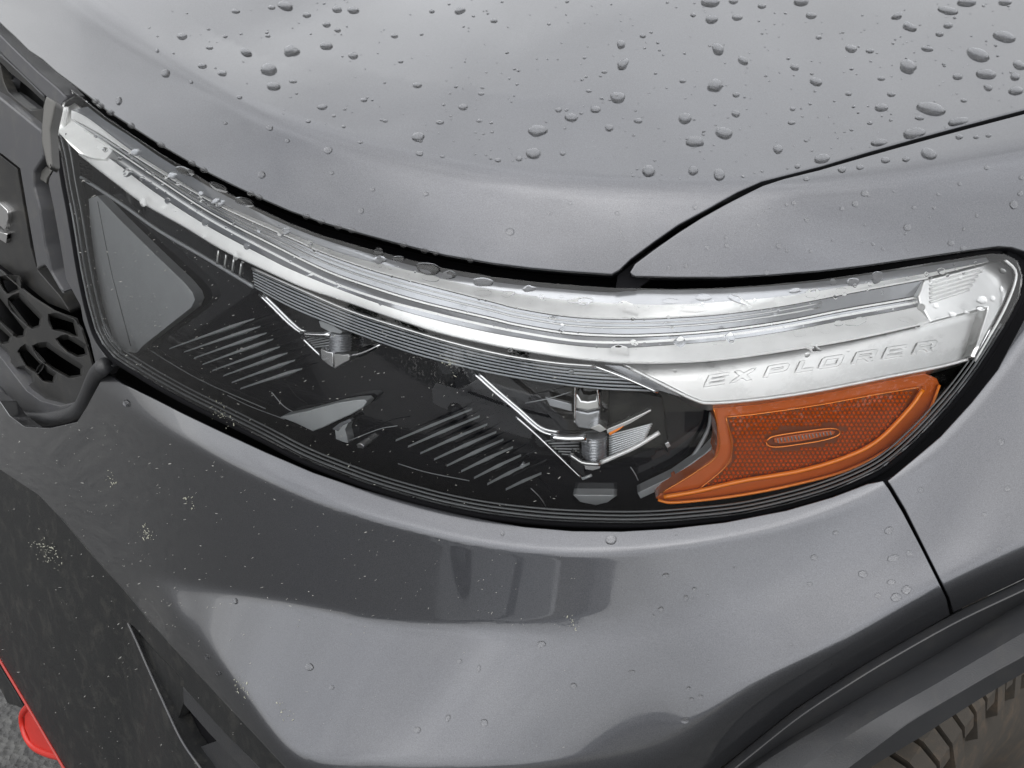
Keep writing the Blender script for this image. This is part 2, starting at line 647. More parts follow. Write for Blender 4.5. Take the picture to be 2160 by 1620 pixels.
def panel_data(outline, P, grid=10.0, step=6.0, rim=0.0012, depth=0.006, holes=(), lift=0.0, shrink=True):
    """sheet over an outline, on the surface P, with rounded returned edges"""
    loops = [dense(outline, step)] + [dense(h, step) for h in holes]
    if rim > 0:
        loops = [inset(lp, rim * (2000 if shrink else 0) * (1 if i == 0 else -1)) for i, lp in enumerate(loops)]
    pts = np.vstack(loops)
    edges = []
    k = 0
    for lp in loops:
        n = len(lp)
        edges += [(k + i, k + (i + 1) % n) for i in range(n)]
        k += n
    nb = len(pts)
    lo, hi = loops[0].min(0), loops[0].max(0)
    if grid:
        gx, gy = np.meshgrid(np.arange(lo[0] + grid / 2, hi[0], grid), np.arange(lo[1] + grid / 2, hi[1], grid))
        gx = gx + (np.arange(gx.shape[0]) % 2)[:, None] * grid * 0.5
        g = np.stack([gx.ravel(), gy.ravel()], 1)
        ok = inside(loops[0], g)
        for h in loops[1:]:
            ok &= ~inside(h, g)
        g = g[ok]
        if len(g):
            for lp in loops:
                for c in range(0, len(lp), 64):
                    if len(g):
                        dm = np.min(np.linalg.norm(g[:, None] - lp[None, c:c + 64], axis=2), axis=1)
                        g = g[dm > grid * 0.35]
        allp = np.vstack([pts, g]) if len(g) else pts
    else:
        allp = pts
    r = delaunay_2d_cdt([Vector((float(a), float(b))) for a, b in allp], edges, [], 4 if holes else 1, 1e-5)
    vc, fc, ov = r[0], r[2], r[3]
    uv = np.array([(q.x, q.y) for q in vc])
    inv = {}
    for i, o in enumerate(ov):
        for q in o:
            inv[q] = i
    V = P(uv)
    N = normals_of(P, uv)
    V = V + N * lift
    faces = []
    if holes:
        cc = np.array([uv[list(f)].mean(0) for f in fc])
        keep = np.ones(len(cc), bool)
        for h in loops[1:]:
            keep &= ~inside(h, cc)
        fc = [f for f, kq in zip(fc, keep) if kq]
    for f in fc:
        a, b, c = (V[q] for q in f[:3])
        nn = np.cross(b - a, c - a)
        faces.append(tuple(f) if np.dot(nn, N[f[0]]) > 0 else tuple(reversed(f)))
    V, N = list(V), list(N)
    k = 0
    rings = [(0.5, 0.134), (0.866, 0.5), (1.0, 1.0)]
    for li, lp in enumerate(loops):
        n = len(lp)
        ids = [inv[k + i] for i in range(n)]
        k += n
        Pb = np.array([V[q] for q in ids])
        Nb = np.array([N[q] for q in ids])
        T = np.roll(Pb, -1, 0) - np.roll(Pb, 1, 0)
        T /= np.linalg.norm(T, axis=1)[:, None] + 1e-12
        O = np.cross(T, Nb)
        O /= np.linalg.norm(O, axis=1)[:, None] + 1e-12
        area = 0.5 * np.sum(lp[:, 0] * np.roll(lp[:, 1], -1) - np.roll(lp[:, 0], -1) * lp[:, 1])
        # make O point away from the sheet
        cen = P(lp.mean(0)[None])[0]
        q0 = inside(lp, lp + 0.01 * np.stack([np.roll(lp[:, 1], -1) - np.roll(lp[:, 1], 1),
                                              -(np.roll(lp[:, 0], -1) - np.roll(lp[:, 0], 1))], 1))
        sgn = 1.0
        test = P(lp[:1] + 0.0)[0]
        tp = P((lp[:1] + 0.5 * (np.array([[lp[1][1] - lp[-1][1], -(lp[1][0] - lp[-1][0])]]) /
                                (np.linalg.norm(lp[1] - lp[-1]) + 1e-9))))[0] - test
        d0 = np.dot(tp, O[0])
        is_in = q0.mean() > 0.5
        if li > 0:
            is_in = not is_in
        # tp points along the px normal: inside the sheet if is_in
        if (d0 > 0) == is_in:
            sgn = -1.0
        O = O * sgn
        prev = ids
        lay = [(a * rim, b * rim, a) for a, b in rings] if rim > 0 else []
        lay.append((rim, depth, 1.0))
        for (ao, an, mixn) in lay:
            base = len(V)
            Q = Pb + O * ao - Nb * an
            nn = O * mixn + Nb * math.sqrt(max(0, 1 - mixn * mixn))
            V += list(Q)
            N += list(nn)
            cur = [base + i for i in range(n)]
            for i in range(n):
                j = (i + 1) % n
                f = (prev[i], prev[j], cur[j], cur[i])
                a, b, c = V[f[0]], V[f[1]], V[f[2]]
                g_ = np.cross(np.array(b) - a, np.array(c) - a)
                if np.dot(g_, nn[i] + Nb[i] * 0.2) < 0:
                    f = tuple(reversed(f))
                faces.append(f)
            prev = cur
    return V, faces, N


def panel(name, outline, P, m, parent, **kw):
    V, f, N = panel_data(outline, P, **kw)
    return link(name, raw_mesh(name, V, f, m, True, N), m, parent)


def join_data(parts):
    V, F_, N = [], [], []
    for v, f, n in parts:
        k = len(V)
        V += list(v)
        N += list(n)
        F_ += [tuple(q + k for q in ff) for ff in f]
    return V, F_, N


def loft(name, rows, m, parent, smooth=True, sharp=32):
    """rows: list of equal-length point lists"""
    n = len(rows[0])
    V = [p for r in rows for p in r]
    f = []
    for i in range(len(rows) - 1):
        for j in range(n - 1):
            a = i * n + j
            f.append((a, a + 1, a + n + 1, a + n))
    me = raw_mesh(name, V, f, m, smooth)
    if smooth:
        me.set_sharp_from_angle(angle=R_(sharp))
    return link(name, me, m, parent)


def tube_data(pts, rad, k=8, cap=True, flat=1.0, ref=None):
    p = np.array(pts, float)
    n = len(p)
    T = np.gradient(p, axis=0)
    T /= np.linalg.norm(T, axis=1)[:, None] + 1e-12
    ref = np.array(ref if ref is not None else (0.1, -0.8, 0.6), float)
    V, f = [], []
    rad = np.broadcast_to(np.asarray(rad, float), (n,))
    for i in range(n):
        a = np.cross(T[i], ref)
        a /= np.linalg.norm(a) + 1e-12
        b = np.cross(a, T[i])
        for q in range(k):
            th = 2 * math.pi * q / k
            V.append(p[i] + rad[i] * (math.cos(th) * a + math.sin(th) * b * flat))
    for i in range(n - 1):
        for q in range(k):
            q2 = (q + 1) % k
            f.append((i * k + q, i * k + q2, (i + 1) * k + q2, (i + 1) * k + q))
    if cap:
        f.append(tuple(reversed(range(k))))
        f.append(tuple((n - 1) * k + q for q in range(k)))
    return V, f


def tube(name, pts, rad, m, parent, **kw):
    V, f = tube_data(pts, rad, **kw)
    return link(name, raw_mesh(name, V, f, m, True), m, parent)


def px_tube(name, line, P, rad, m, parent, step=10.0, lift=0.0, **kw):
    ln = smooth_line(line, step)
    p = P(ln)
    if lift:
        p = p + normals_of(P, ln) * lift
    return tube(name, p, rad, m, parent, **kw)


# ------------------------------------------------------------------ the ground and the car
gm = raw_mesh('ground', [(-400, -400, GROUND), (400, -400, GROUND), (400, 400, GROUND), (-400, 400, GROUND)], [(0, 1, 2, 3)], M_ASPHALT)
ground = link('ground', gm, M_ASPHALT)
ground['kind'] = 'structure'
ground['label'] = 'dark cracked asphalt ground below the bumper'

car = bpy.data.objects.new('car', None)
COL.objects.link(car)
car.location = (0, 0, 0)
car['label'] = 'dark grey metallic car seen close at its front corner and headlight, wet with rain'
car['category'] = 'car'

# ---- hood
HOOD = ([(-90, -40)] + LIP + [(1306, 570), (1330, 547), (1380, 510), (1430, 475), (1495, 440), (1555, 405), (1605, 382), (1655, 369), (1730, 350),
        (1830, 320), (1930, 292), (2030, 265), (2160, 231), (2240, 210), (2240, -400), (-90, -400)])
hood = panel('hood', HOOD, upper_body, M_PAINT, car, grid=11, step=6, rim=0.0016, depth=0.012)

# ---- fender, above and beside the lamp
FEND_UP = [(1334, 580), (1330, 574), (1340, 557), (1380, 527), (1430, 492), (1480, 460), (1530, 432), (1580, 406), (1610, 391), (1655, 376),
           (1730, 357), (1830, 328), (1930, 300), (2030, 273), (2160, 239), (2240, 218), (2240, 556), (2180, 540), (2160, 530), (2135, 522), (2105, 520),
           (2030, 530), (1930, 545), (1830, 560), (1730, 572), (1630, 580), (1530, 585), (1430, 585), (1340, 583)]
FEND_LO = [(1873, 1014), (1918, 976), (1983, 921), (2048, 850), (2104, 780), (2160, 672), (2230, 560), (2240, 560), (2240, 1178), (2160, 1222), (2012, 1293), (2003, 1262),
           (1980, 1215), (1950, 1155), (1910, 1075), (1880, 1025)]
fd = join_data([panel_data(FEND_UP, upper_body, grid=11, step=6, rim=0.0014, depth=0.012),
                panel_data(FEND_LO, lower_body, grid=8, step=5, rim=0.0012, depth=0.02)])
fender = link('fender', raw_mesh('fender', fd[0], fd[1], M_PAINT, True, fd[2]), M_PAINT, car)

# ---- bumper cover
BTOP = [(226, 786), (259, 809), (324, 840), (389, 873), (467, 910), (558, 952), (661, 996), (765, 1031), (869, 1060), (973, 1085), (1040, 1099), (1104, 1110),
        (1207, 1119), (1311, 1120), (1415, 1114), (1530, 1101), (1659, 1076), (1756, 1048), (1830, 1020), (1862, 1014)]
BUMP = BTOP + [(1875, 1032), (1905, 1083), (1945, 1160), (1975, 1220), (1997, 1265), (2004, 1299), (1880, 1370), (1780, 1430), (1680, 1495), (1580, 1575),
               (1525, 1618), (1450, 1690), (670, 1690), (600, 1618), (450, 1458), (320, 1318), (270, 1255), (200, 1178), (130, 1095), (80, 1045),
               (0, 992), (-70, 950), (-70, 800), (0, 846), (21, 877), (52, 900), (104, 903), (161, 890), (181, 859), (212, 800), (219, 788)]
bumper = panel('bumper', BUMP, lower_body, M_PAINT, car, grid=8, step=5, rim=0.0012, depth=0.02)

# ---- black liner behind every gap
LINER = [(-150, 0), (0, 40), (148, 165), (337, 295), (545, 405), (765, 484), (1040, 545), (1280, 560), (1500, 420), (1650, 355), (2190, 205), (2190, 1180),
         (2010, 1310), (1500, 1660), (600, 1660), (200, 1220), (-150, 1000)]
liner = panel('gap_liner', LINER, lens_at(0.16), M_BLACK, car, grid=40, step=40, rim=0, depth=0.01)


def seam_backing(uv):
    return upper_body(np.asarray(uv) + [0, 0]) - np.array([0, 0, 0.014])


seamb = panel('seam_backing', [(1300, 574), (1305, 545), (1370, 495), (1480, 430), (1600, 372), (1730, 335), (2030, 250), (2240, 195), (2240, 250), (2030, 290), (1730, 375),
                               (1600, 410), (1480, 475), (1390, 540), (1345, 574)], seam_backing, M_BLACK, car, grid=20, step=12, rim=0, depth=0.01)

panel('seam_backing', [(1840, 1020), (1880, 1004), (1910, 1020), (1990, 1190), (2030, 1285), (2010, 1312), (1985, 1300), (1900, 1120)], lower_off(0.022), M_BLACK, car, grid=0, step=12, rim=0, depth=0.002)

# ------------------------------------------------------------------ headlight
LTOP = [(x, y + 14 + 14 * min(1, max(0, (x - 180) / 500))) for x, y in LIP if x >= 148] + [(1340, 608), (1430, 610), (1530, 607), (1630, 600), (1730, 590), (1830, 576), (1930, 560), (2030, 544), (2090, 535)]
LENS_LOW = [(118, 287), (129, 333), (138, 387), (152, 460), (168, 560), (183, 633), (200, 695), (216, 726), (240, 754), (280, 780), (337, 814), (404, 850), (492, 893),
            (560, 927), (635, 966), (713, 998), (791, 1026), (869, 1049), (947, 1069), (1040, 1086), (1150, 1098), (1250, 1103), (1350, 1104), (1450, 1098),
            (1562, 1086), (1664, 1064), (1762, 1034), (1858, 990), (1930, 931), (2001, 856), (2062, 778), (2119, 688), (2152, 624), (2158, 582), (2147, 550), (2120, 536)]
LENS_OUT = [(155, 203), (133, 216)] + LENS_LOW + list(reversed(LTOP))
lens_s = lens_at(0.0)

# housing: black rim behind the lens edge plus a deep glossy back
back_s = lens_at(0.055)
V, f, N = panel_data(LENS_OUT, back_s, grid=16, step=8, rim=0, depth=0.002)
lo = dense(LENS_OUT, 8)
A, B = lens_at(0.004)(lo), back_s(lo)
k = len(V)
V = list(V) + list(A) + list(B)
nn = len(lo)
f += [(k + i, k + (i + 1) % nn, k + nn + (i + 1) % nn, k + nn + i) for i in range(nn)]
headlight = link('headlight', raw_mesh('headlight', V, f, M_GLOSSBLK, False), M_GLOSSBLK, car)
headlight['label'] = 'clear lensed headlight with white strip and amber marker'
HL = headlight

lens = panel('lens', LENS_OUT, lens_s, M_LENS, HL, grid=14, step=7, rim=0.0, depth=0.002)

# dark gasket around the lens (fills the gap to the body)
low = smooth_line(LENS_LOW, 10)
pg = lens_at(0.006)(low)
tube('lens_gasket', pg, 0.0042, M_BLACK, HL, k=6)


def offset_line(line, d):
    ln = smooth_line(line, 10)
    t_ = np.gradient(ln, axis=0)
    t_ /= np.linalg.norm(t_, axis=1)[:, None] + 1e-9
    nrm = np.stack([t_[:, 1], -t_[:, 0]], 1)
    return ln + nrm * d


# moulded ridges that run inside the lower rim
for d, r in ((9, 0.0011), (17, 0.0009), (25, 0.0008)):
    ln = offset_line(LENS_LOW[6:-4], d)
    tube('rim_ridge', lens_at(0.003 + d * 0.0002)(ln), r, M_RIDGE, HL, k=6)
for d in (10, 22):
    ln = offset_line(LENS_LOW[0:9], d)
    tube('rim_ridge', lens_at(0.004)(ln), 0.0010, M_RIDGE, HL, k=6)

# ---- long running light: nested strips
K0 = [(150, 232), (187, 250), (275, 316), (358, 368), (441, 418), (560, 470), (687, 523), (765, 548), (869, 572), (947, 592), (1040, 611), (1167, 630), (1297, 640),
      (1401, 643), (1520, 637), (1653, 625), (1775, 606), (1897, 587), (1989, 570), (2087, 552)]
K1 = [(150, 250), (200, 276), (293, 336), (389, 395), (480, 444), (610, 502), (687, 536), (791, 572), (895, 600), (1040, 637), (1090, 650), (1193, 667), (1297, 673), (1401, 671),
      (1520, 663), (1653, 645), (1806, 616), (1958, 588)]
K2 = [(165, 268), (228, 307), (337, 380), (441, 447), (560, 509), (687, 571), (791, 608), (895, 639), (1040, 673), (1090, 685), (1193, 702), (1297, 708), (1401, 706), (1520, 697), (1653, 679),
      (1775, 655), (1897, 634), (1936, 627)]
K3 = [(190, 300), (250, 338), (337, 396), (441, 463), (560, 527), (687, 590), (791, 628), (895, 656), (1040, 690), (1193, 717), (1297, 723), (1401, 719), (1520, 709), (1653, 690), (1775, 667),
      (1897, 645), (1936, 638)]
K4 = [(160, 300), (226, 330), (324, 403), (441, 478), (560, 541), (610, 566), (687, 598), (791, 637), (895, 668), (1040, 702), (1193, 726), (1297, 733), (1401, 728), (1520, 718), (1653, 699),
      (1775, 676), (1897, 654), (1960, 640)]
K5 = [(166, 325), (233, 377), (303, 429), (389, 478), (467, 525), (558, 569), (636, 604), (713, 630), (817, 666), (921, 700), (1040, 728), (1167, 750), (1258, 761), (1340, 766), (1500, 760), (1653, 740), (1806, 714),
      (1958, 680), (2010, 668)]
NS = 120


def row(K, off, dv=0.0):
    ln = smooth_line(K, n=NS)
    return lens_at(off)(ln + [0, dv])




def chain(start_off, steps):
    """rows of a moulding: each step is (curve, shift, tilt) walked down from the row before, or (curve, shift, None, depth) for a jump"""
    out = []
    for st in steps:
        ln = smooth_line(st[0], n=NS) + [0, st[1]]
        up_ = (810 - ln[:, 1]) / FPX
        a2, b2 = CT + up_ * ST, up_ * CT - ST
        if not out and len(st) < 4:
            Q = lens_at(start_off)(ln)
            t = Q[:, 1] / rays(ln)[:, 1]
        elif len(st) == 4:
            t = t + st[3]
        else:
            c, sn = math.cos(R_(st[2])), math.sin(R_(st[2]))
            t = t * (b1 * c - a1 * sn) / (b2 * c - a2 * sn)
        a1, b1 = a2, b2
        out.append((at_t(ln, t), t, ln))
    return out


CH = chain(0.011, [(K0, 0, 0), (K1, -3, 42), (K1, 0, 85), (K1, 2, None, 0.002), (K2, -4, 64), (K2, -2, None, -0.0015), (K2, 2, 40), (K2, 4, None, 0.002),
                   (K3, -3, 70), (K3, 2, 40), (K4, 0, 74), (K4, 1, None, -0.001), (K5, -3, 34), (K5, 0, 80), (K5, 2, None, 0.010)])
RW = [c[0] for c in CH]
loft('upper_ledge', RW[0:3], M_WHITE, HL)
loft('upper_light_guide', RW[3:5], M_GUIDE, HL)
loft('bright_edge', RW[5:7], M_WHITE, HL)
loft('lower_light_guide', RW[7:9], M_GUIDE, HL)
loft('bright_edge', RW[8:10], M_WHITE, HL)
loft('guide_step', RW[9:11], M_GUIDE, HL)
loft('running_light_strip', RW[11:15], M_WHITE, HL)
_g = [0.42 * p + 0.58 * q for p, q in zip(RW[3], RW[4])][10:-14]
tube('guide_groove', [p + np.array([0, -0.0006, 0.0006]) for p in _g], 0.0007, M_SILVER, HL, k=6)
_g = [0.75 * p + 0.25 * q for p, q in zip(RW[3], RW[4])][10:-14]
tube('guide_groove', [p + np.array([0, -0.0003, 0.0003]) for p in _g], 0.0005, M_SILVER, HL, k=6)

# gray translucent shelf between gap and ledge
KT = [(x, y + 10) for x, y in LIP if x >= 185] + [(1340, 603), (1430, 606), (1530, 605), (1630, 600), (1730, 592), (1830, 579), (1930, 564), (2080, 542)]
KM = [(x, y + (22 if x < 300 else 24 + 14 * min(1, (x - 300) / 500))) for x, y in LIP if x >= 185] + [(1340, 612), (1430, 612), (1530, 609), (1630, 603), (1730, 594), (1830, 580), (1930, 565), (2080, 543)]
loft('dark_shelf', [row(KT, 0.030), row(KT, 0.04, 6), row(KM, 0.022)], M_BLACK, HL)
loft('grey_shelf', [row(KM, 0.016), row(K0, 0.013)], M_GUIDE, HL)

# left end reflector block, its bright flare put into the matte white colour
panel('end_reflector', [(130, 226), (150, 211), (172, 228), (196, 254), (222, 286), (238, 318), (222, 336), (192, 332), (165, 322), (148, 306), (130, 286), (122, 278)], lens_tilt(0.014, 1.9, [(140, 250), (175, 280), (215, 310)]), M_MATTEW, HL, grid=10, step=6, rim=0.001, depth=0.02)
for k in range(4):
    px_tube('end_flute', [(134 + 3.6 * k, 226), (121 + 3.6 * k, 284 + k)], lens_at(0.008), 0.0011, M_WHITE, HL, k=6)

# ---- fluted silver band: nine ribs
RT = [(532, 566), (636, 612), (739, 656), (843, 690), (947, 721), (1064, 749), (1167, 765), (1253, 772)]
RB = [(537, 608), (610, 648), (687, 681), (791, 720), (895, 755), (1040, 790), (1167, 811), (1271, 823), (1385, 828)]
NR = 7
rt, rb = smooth_line(RT, n=60), smooth_line(RB, n=60)
panel('rib_backing', np.vstack([smooth_line(RT, 20) + [0, -2], smooth_line(RB, 20)[::-1]]), lens_at(0.028), M_GLOSSBLK, HL, grid=0, step=20, rim=0, depth=0.01)
for k in range(NR):
    s = (k + 0.25) / NR
    s2 = (k + 0.25 + 0.50) / NR
    a_, b_ = rt * (1 - s) + rb * s, rt * (1 - s2) + rb * s2
    o_ = 0.016 + 0.0008 * k
    loft('rib', [lens_at(o_ + 0.0016)(a_), lens_at(o_)(b_ - [0, 0.6]), lens_at(o_ + 0.0003)(b_), lens_at(o_ + 0.009)(b_ + [0, 0.5])], M_RIB, HL)
px_tube('rib_top_edge', RT, lens_at(0.012), 0.0012, M_SILVER, HL, k=6)
px_tube('rib_end_edge', [(1253, 772), (1318, 797), (1388, 828)], lens_at(0.013), 0.0012, M_CHROME, HL, k=6)
# thin grey rail that continues the band to the left, with the short bars at the joint
px_tube('grey_rail', [(171, 374), (259, 432), (337, 487), (441, 548), (535, 605)], lens_at(0.02), 0.0017, M_PLATE, HL, k=6)
for k in range(4):
    px_tube('joint_bar', [(462 + 16 * k, 528 + 9 * k), (458 + 16 * k, 556 + 9 * k)], lens_at(0.018), 0.0012, M_SILVER, HL, k=6, step=6)
for k in range(6):
    px_tube('end_tick', [(166 + 1.0 * k, 338 + 8 * k), (184 + 1.0 * k, 345 + 8 * k)], lens_at(0.015), 0.0005, M_BLACK, HL, k=5, step=6)

# ---- silver bezel with the raised name
BEZ = [(1310, 768), (1400, 767), (1500, 762), (1653, 742), (1806, 717), (1958, 683), (2081, 650), (2068, 690), (2052, 756), (1983, 775), (1886, 794), (1724, 826), (1600, 844), (1502, 852),
       (1470, 844), (1400, 808)]
BZR = [(1400, 800), (1600, 795), (1800, 765), (2000, 720)]
bez_s = lens_tilt(0.017, 1.15, BZR)
bez = panel('name_bezel', BEZ, bez_s, M_SILVER, HL, grid=10, step=6, rim=0.0015, depth=0.02)
px_tube('bezel_edge', [(1330, 776), (1400, 812), (1465, 843), (1500, 850), (1600, 842), (1724, 824), (1886, 792), (1983, 773), (2050, 755)], lens_tilt(0.0155, 1.15, BZR), 0.0014, M_WHITE, HL, k=6)
panel('bezel_side', [(1275, 770), (1310, 772), (1400, 814), (1462, 846), (1450, 842), (1372, 818)], lens_at(0.022), M_GUIDE, HL, grid=0, step=12, rim=0.0005, depth=0.02)
# upper flat of the bezel and the right-hand tip
TIP = [(1950, 590), (2087, 553), (2112, 552), (2134, 566), (2138, 590), (2118, 640), (2085, 700), (2056, 756), (2050, 752), (2070, 690), (2083, 648), (1962, 680), (1940, 640), (1936, 625)]
panel('bezel_tip', TIP, lens_tilt(0.016, 1.0, [(1960, 630), (2030, 620), (2100, 610)]), M_SILVER, HL, grid=10, step=6, rim=0.002, depth=0.02)
for k in range(6):
    px_tube('tip_rib', [(1962 + 2 * k * 0, 592 + 9 * k), (2074 - 6 * k, 563 + 9.5 * k)], lens_tilt(0.0152, 1.0, [(1960, 630), (2030, 620), (2100, 610)]), 0.0011, M_WHITE, HL, k=6)
px_tube('tip_edge', [(2120, 548), (2142, 570), (2140, 600), (2115, 660), (2075, 730), (2056, 762)], lens_at(0.006), 0.0011, M_WHITE, HL, k=6)
px_tube('tip_edge', [(2090, 690), (2060, 745)], lens_at(0.008), 0.0012, M_CHROME, HL, k=6)

# raised letters
GLY = {
    'E': ([(0, 0), (1, 0), (1, .2), (.2, .2), (.2, .41), (.9, .41), (.9, .59), (.2, .59), (.2, .8), (1, .8), (1, 1), (0, 1)], []),
    'X': ([(0, 0), (.22, 0), (.5, .33), (.78, 0), (1, 0), (.64, .5), (1, 1), (.78, 1), (.5, .67), (.22, 1), (0, 1), (.36, .5)], []),
    'P': ([(0, 0), (.18, 0), (.18, .34), (.86, .34), (1, .46), (1, .9), (.88, 1), (0, 1)], [[(.18, .54), (.80, .54), (.80, .8), (.18, .8)]]),
    'L': ([(0, 0), (1, 0), (1, .2), (.26, .2), (.26, 1), (0, 1)], []),
    'O': ([(.12, 0), (.88, 0), (1, .12), (1, .88), (.88, 1), (.12, 1), (0, .88), (0, .12)], [[(.2, .2), (.8, .2), (.8, .8), (.2, .8)]]),
    'R': ([(0, 0), (.18, 0), (.18, .34), (.52, .34), (.78, 0), (1, 0), (.74, .35), (.88, .36), (1, .48), (1, .9), (.88, 1), (0, 1)],
          [[(.18, .54), (.80, .54), (.80, .8), (.18, .8)]]),
}
LET = [('E', 1485, 43), ('X', 1540, 45), ('P', 1611, 44), ('L', 1678, 36), ('O', 1726, 45), ('R', 1797, 44), ('E', 1861, 42), ('R', 1925, 42)]
for ch, u0, wd in LET:
    v0 = 815 - 0.156 * (u0 - 1485)

    def mp(q, u0=u0, v0=v0, wd=wd):
        return (u0 + q[0] * wd + q[1] * 11, v0 - 0.156 * q[0] * wd - q[1] * 23)
    ol, ho = GLY[ch]
    panel('letter', [mp(q) for q in ol], lens_tilt(0.0147, 1.15, BZR), M_SILVER, HL, holes=[[mp(q) for q in h] for h in ho], grid=0, step=6, rim=0.0005, depth=0.0035, shrink=False)

# ---- grey wing plate at the inner end
panel('wing_plate', [(186, 420), (205, 413), (249, 460), (320, 530), (389, 596), (406, 617), (411, 632), (404, 648), (360, 683), (303, 728), (288, 745), (262, 742), (238, 715), (215, 640), (200, 560), (190, 480)],
      lens_at(0.034), M_PLATE, HL, grid=16, step=8, rim=0.0006, depth=0.01)
px_tube('plate_seam', [(206, 425), (232, 560), (252, 640), (276, 730)], lens_at(0.0335), 0.0004, M_RIDGE, HL, k=5)
px_tube('plate_seam', [(303, 730), (370, 772), (440, 810), (560, 862)], lens_at(0.05), 0.0005, M_PLATE, HL, k=5)

# ---- leaf-shaped fins in the black reflector
FINS = [((358, 734), (537, 671), 8), ((389, 741), (550, 687), 8), ((410, 754), (563, 701), 8), ((428, 767), (577, 714), 8), ((449, 780), (591, 730), 8), ((472, 791), (607, 743), 8), ((490, 805), (623, 758), 8),
        ((508, 818), (638, 776), 9),
        ((835, 927), (996, 861), 6), ((861, 940), (1012, 876), 7), ((887, 954), (1028, 893), 7), ((916, 967), (1047, 909), 8), ((943, 980), (1062, 925), 8), ((973, 992), (1082, 941), 8), ((1000, 1006), (1099, 958), 7),
        ((1028, 1019), (1117, 975), 7), ((1067, 1030), (1142, 996), 6)]
# (single blades)
fin_s = lens_at(0.045)
for q, (a, b, wmax) in enumerate(FINS):
    a, b = np.array(a, float), np.array(b, float)
    d = (b - a) / np.linalg.norm(b - a)
    nrm = np.array([-d[1], d[0]])
    pk = 0.72 if q < 8 else 0.5
    L1, L2 = [], []
    for s in np.linspace(0, 1, 9):
        wv = wmax * (s / pk if s < pk else ((1 - s) / (1 - pk))**(0.5 if q < 8 else 0.9))
        c = a + (b - a) * s
        L1.append(c - nrm * wv * 0.35)
        L2.append(c + nrm * wv * 0.75)
    pts = [a] + L1[1:-1] + [b] + L2[1:-1][::-1]
    P_ = fin_s(np.array(pts))
    m_ = fin_s(np.array([a + (b - a) * s for s in np.linspace(0, 1, 9)]))
    ridge = [p + np.array([0, -0.004, 0.001]) for p in m_]
    V = list(P_[0:9]) + list(ridge) + [P_[0]] + [P_[15 - i] for i in range(7)] + [P_[8]]
    f = []
    for i in range(8):
        f.append((i, i + 1, 9 + i + 1, 9 + i))
        f.append((9 + i, 9 + i + 1, 18 + i + 1, 18 + i))
    link('fin', raw_mesh('fin', V, f, M_FIN, False), M_FIN, HL)

panel('leaf_reflector', [(590, 880), (650, 867), (713, 850), (750, 844), (768, 843), (774, 847), (766, 859), (740, 874), (713, 886), (680, 902), (659, 910), (625, 894)], lens_at(0.04), M_FIN, HL, grid=12, step=8, rim=0.001, depth=0.01)


def prism(name, ol, s, m, depth=0.012, rim=0.0006):
    return panel(name, ol, s, m, HL, grid=0, step=10, rim=rim, depth=depth)


def ribbed_post(u0, u1, v0, v1, n, off):
    """short fluted barrel: stacked rings"""
    c0 = lens_at(off)(np.array([[(u0 + u1) / 2, v0], [(u0 + u1) / 2, v1]]))
    e = lens_at(off)(np.array([[u0, v0], [u1, v0]]))
    r = np.linalg.norm(e[0] - e[1]) / 2
    p, rr = [], []
    for i in range(n * 4 + 1):
        s = i / (n * 4)
        p.append(c0[0] * (1 - s) + c0[1] * s)
        rr.append(r * (1.0 if (i % 4) in (1, 2) else 0.86))
    return tube('fluted_barrel', p, rr, M_GUIDE, HL, k=20, ref=(1, 0, 0))


# ---- first lamp module (nearer the grille)
for d_ in (0, 9):
    px_tube('chrome_rail', [(547 + d_, 621), (575 + d_, 648), (603 + d_, 676), (628 + d_ * 0.7, 697 - d_ * 0.2), (642 + d_ * .6, 704 - d_ * .4)], lens_at(0.03), 0.0013, M_CHROME, HL, k=6)
px_tube('chrome_rail', [(636, 703), (660, 705), (699, 706)], lens_at(0.03), 0.0026, M_CHROME, HL, k=8)
px_tube('chrome_rail', [(636, 711), (655, 730), (677, 751)], lens_at(0.03), 0.0011, M_CHROME, HL, k=6)
px_tube('chrome_rail', [(735, 751), (765, 744), (803, 727)], lens_at(0.03), 0.0011, M_CHROME, HL, k=6)
ribbed_post(699, 738, 700, 738, 7, 0.04)
prism('lamp_cap', [(672, 678), (690, 679), (722, 700), (718, 704), (695, 700), (676, 690)], lens_at(0.03), M_PLATE)
prism('chrome_prism', [(676, 735), (690, 742), (702, 745), (703, 776), (690, 768), (677, 757)], lens_at(0.026), M_CHROME)
prism('chrome_prism', [(704, 746), (722, 749), (736, 748), (737, 759), (722, 767), (705, 777)], lens_at(0.027), M_SILVER)
for k in range(5):
    px_tube('side_flute', [(648 + 4 * k, 716 + 4 * k), (697, 704 + 6 * k)], lens_at(0.045), 0.0008, M_PLATE, HL, k=5)
# ---- second lamp module
for d_ in (0, 10):
    px_tube('chrome_rail', [(1000 + d_, 788), (1040 + d_, 824), (1090 + d_ * .9, 866), (1128 + d_ * .6, 900 - d_ * .3), (1152 + d_ * .3, 914 - d_ * .7), (1180, 919 - d_ * .8)], lens_at(0.03), 0.0013, M_CHROME, HL, k=6)
px_tube('chrome_rail', [(1162, 921), (1195, 925), (1237, 924)], lens_at(0.03), 0.0030, M_CHROME, HL, k=8)
px_tube('chrome_rail', [(1088, 879), (1130, 916), (1180, 964), (1228, 1010)], lens_at(0.03), 0.0011, M_CHROME, HL, k=6)
px_tube('chrome_rail', [(1228, 1010), (1248, 1002)], lens_at(0.03), 0.0012, M_FIN, HL, k=6)
prism('chrome_post', [(1214, 830), (1226, 845), (1240, 847), (1256, 844), (1263, 829), (1265, 862), (1240, 868), (1213, 862)], lens_at(0.034), M_SILVER, depth=0.015, rim=0.002)
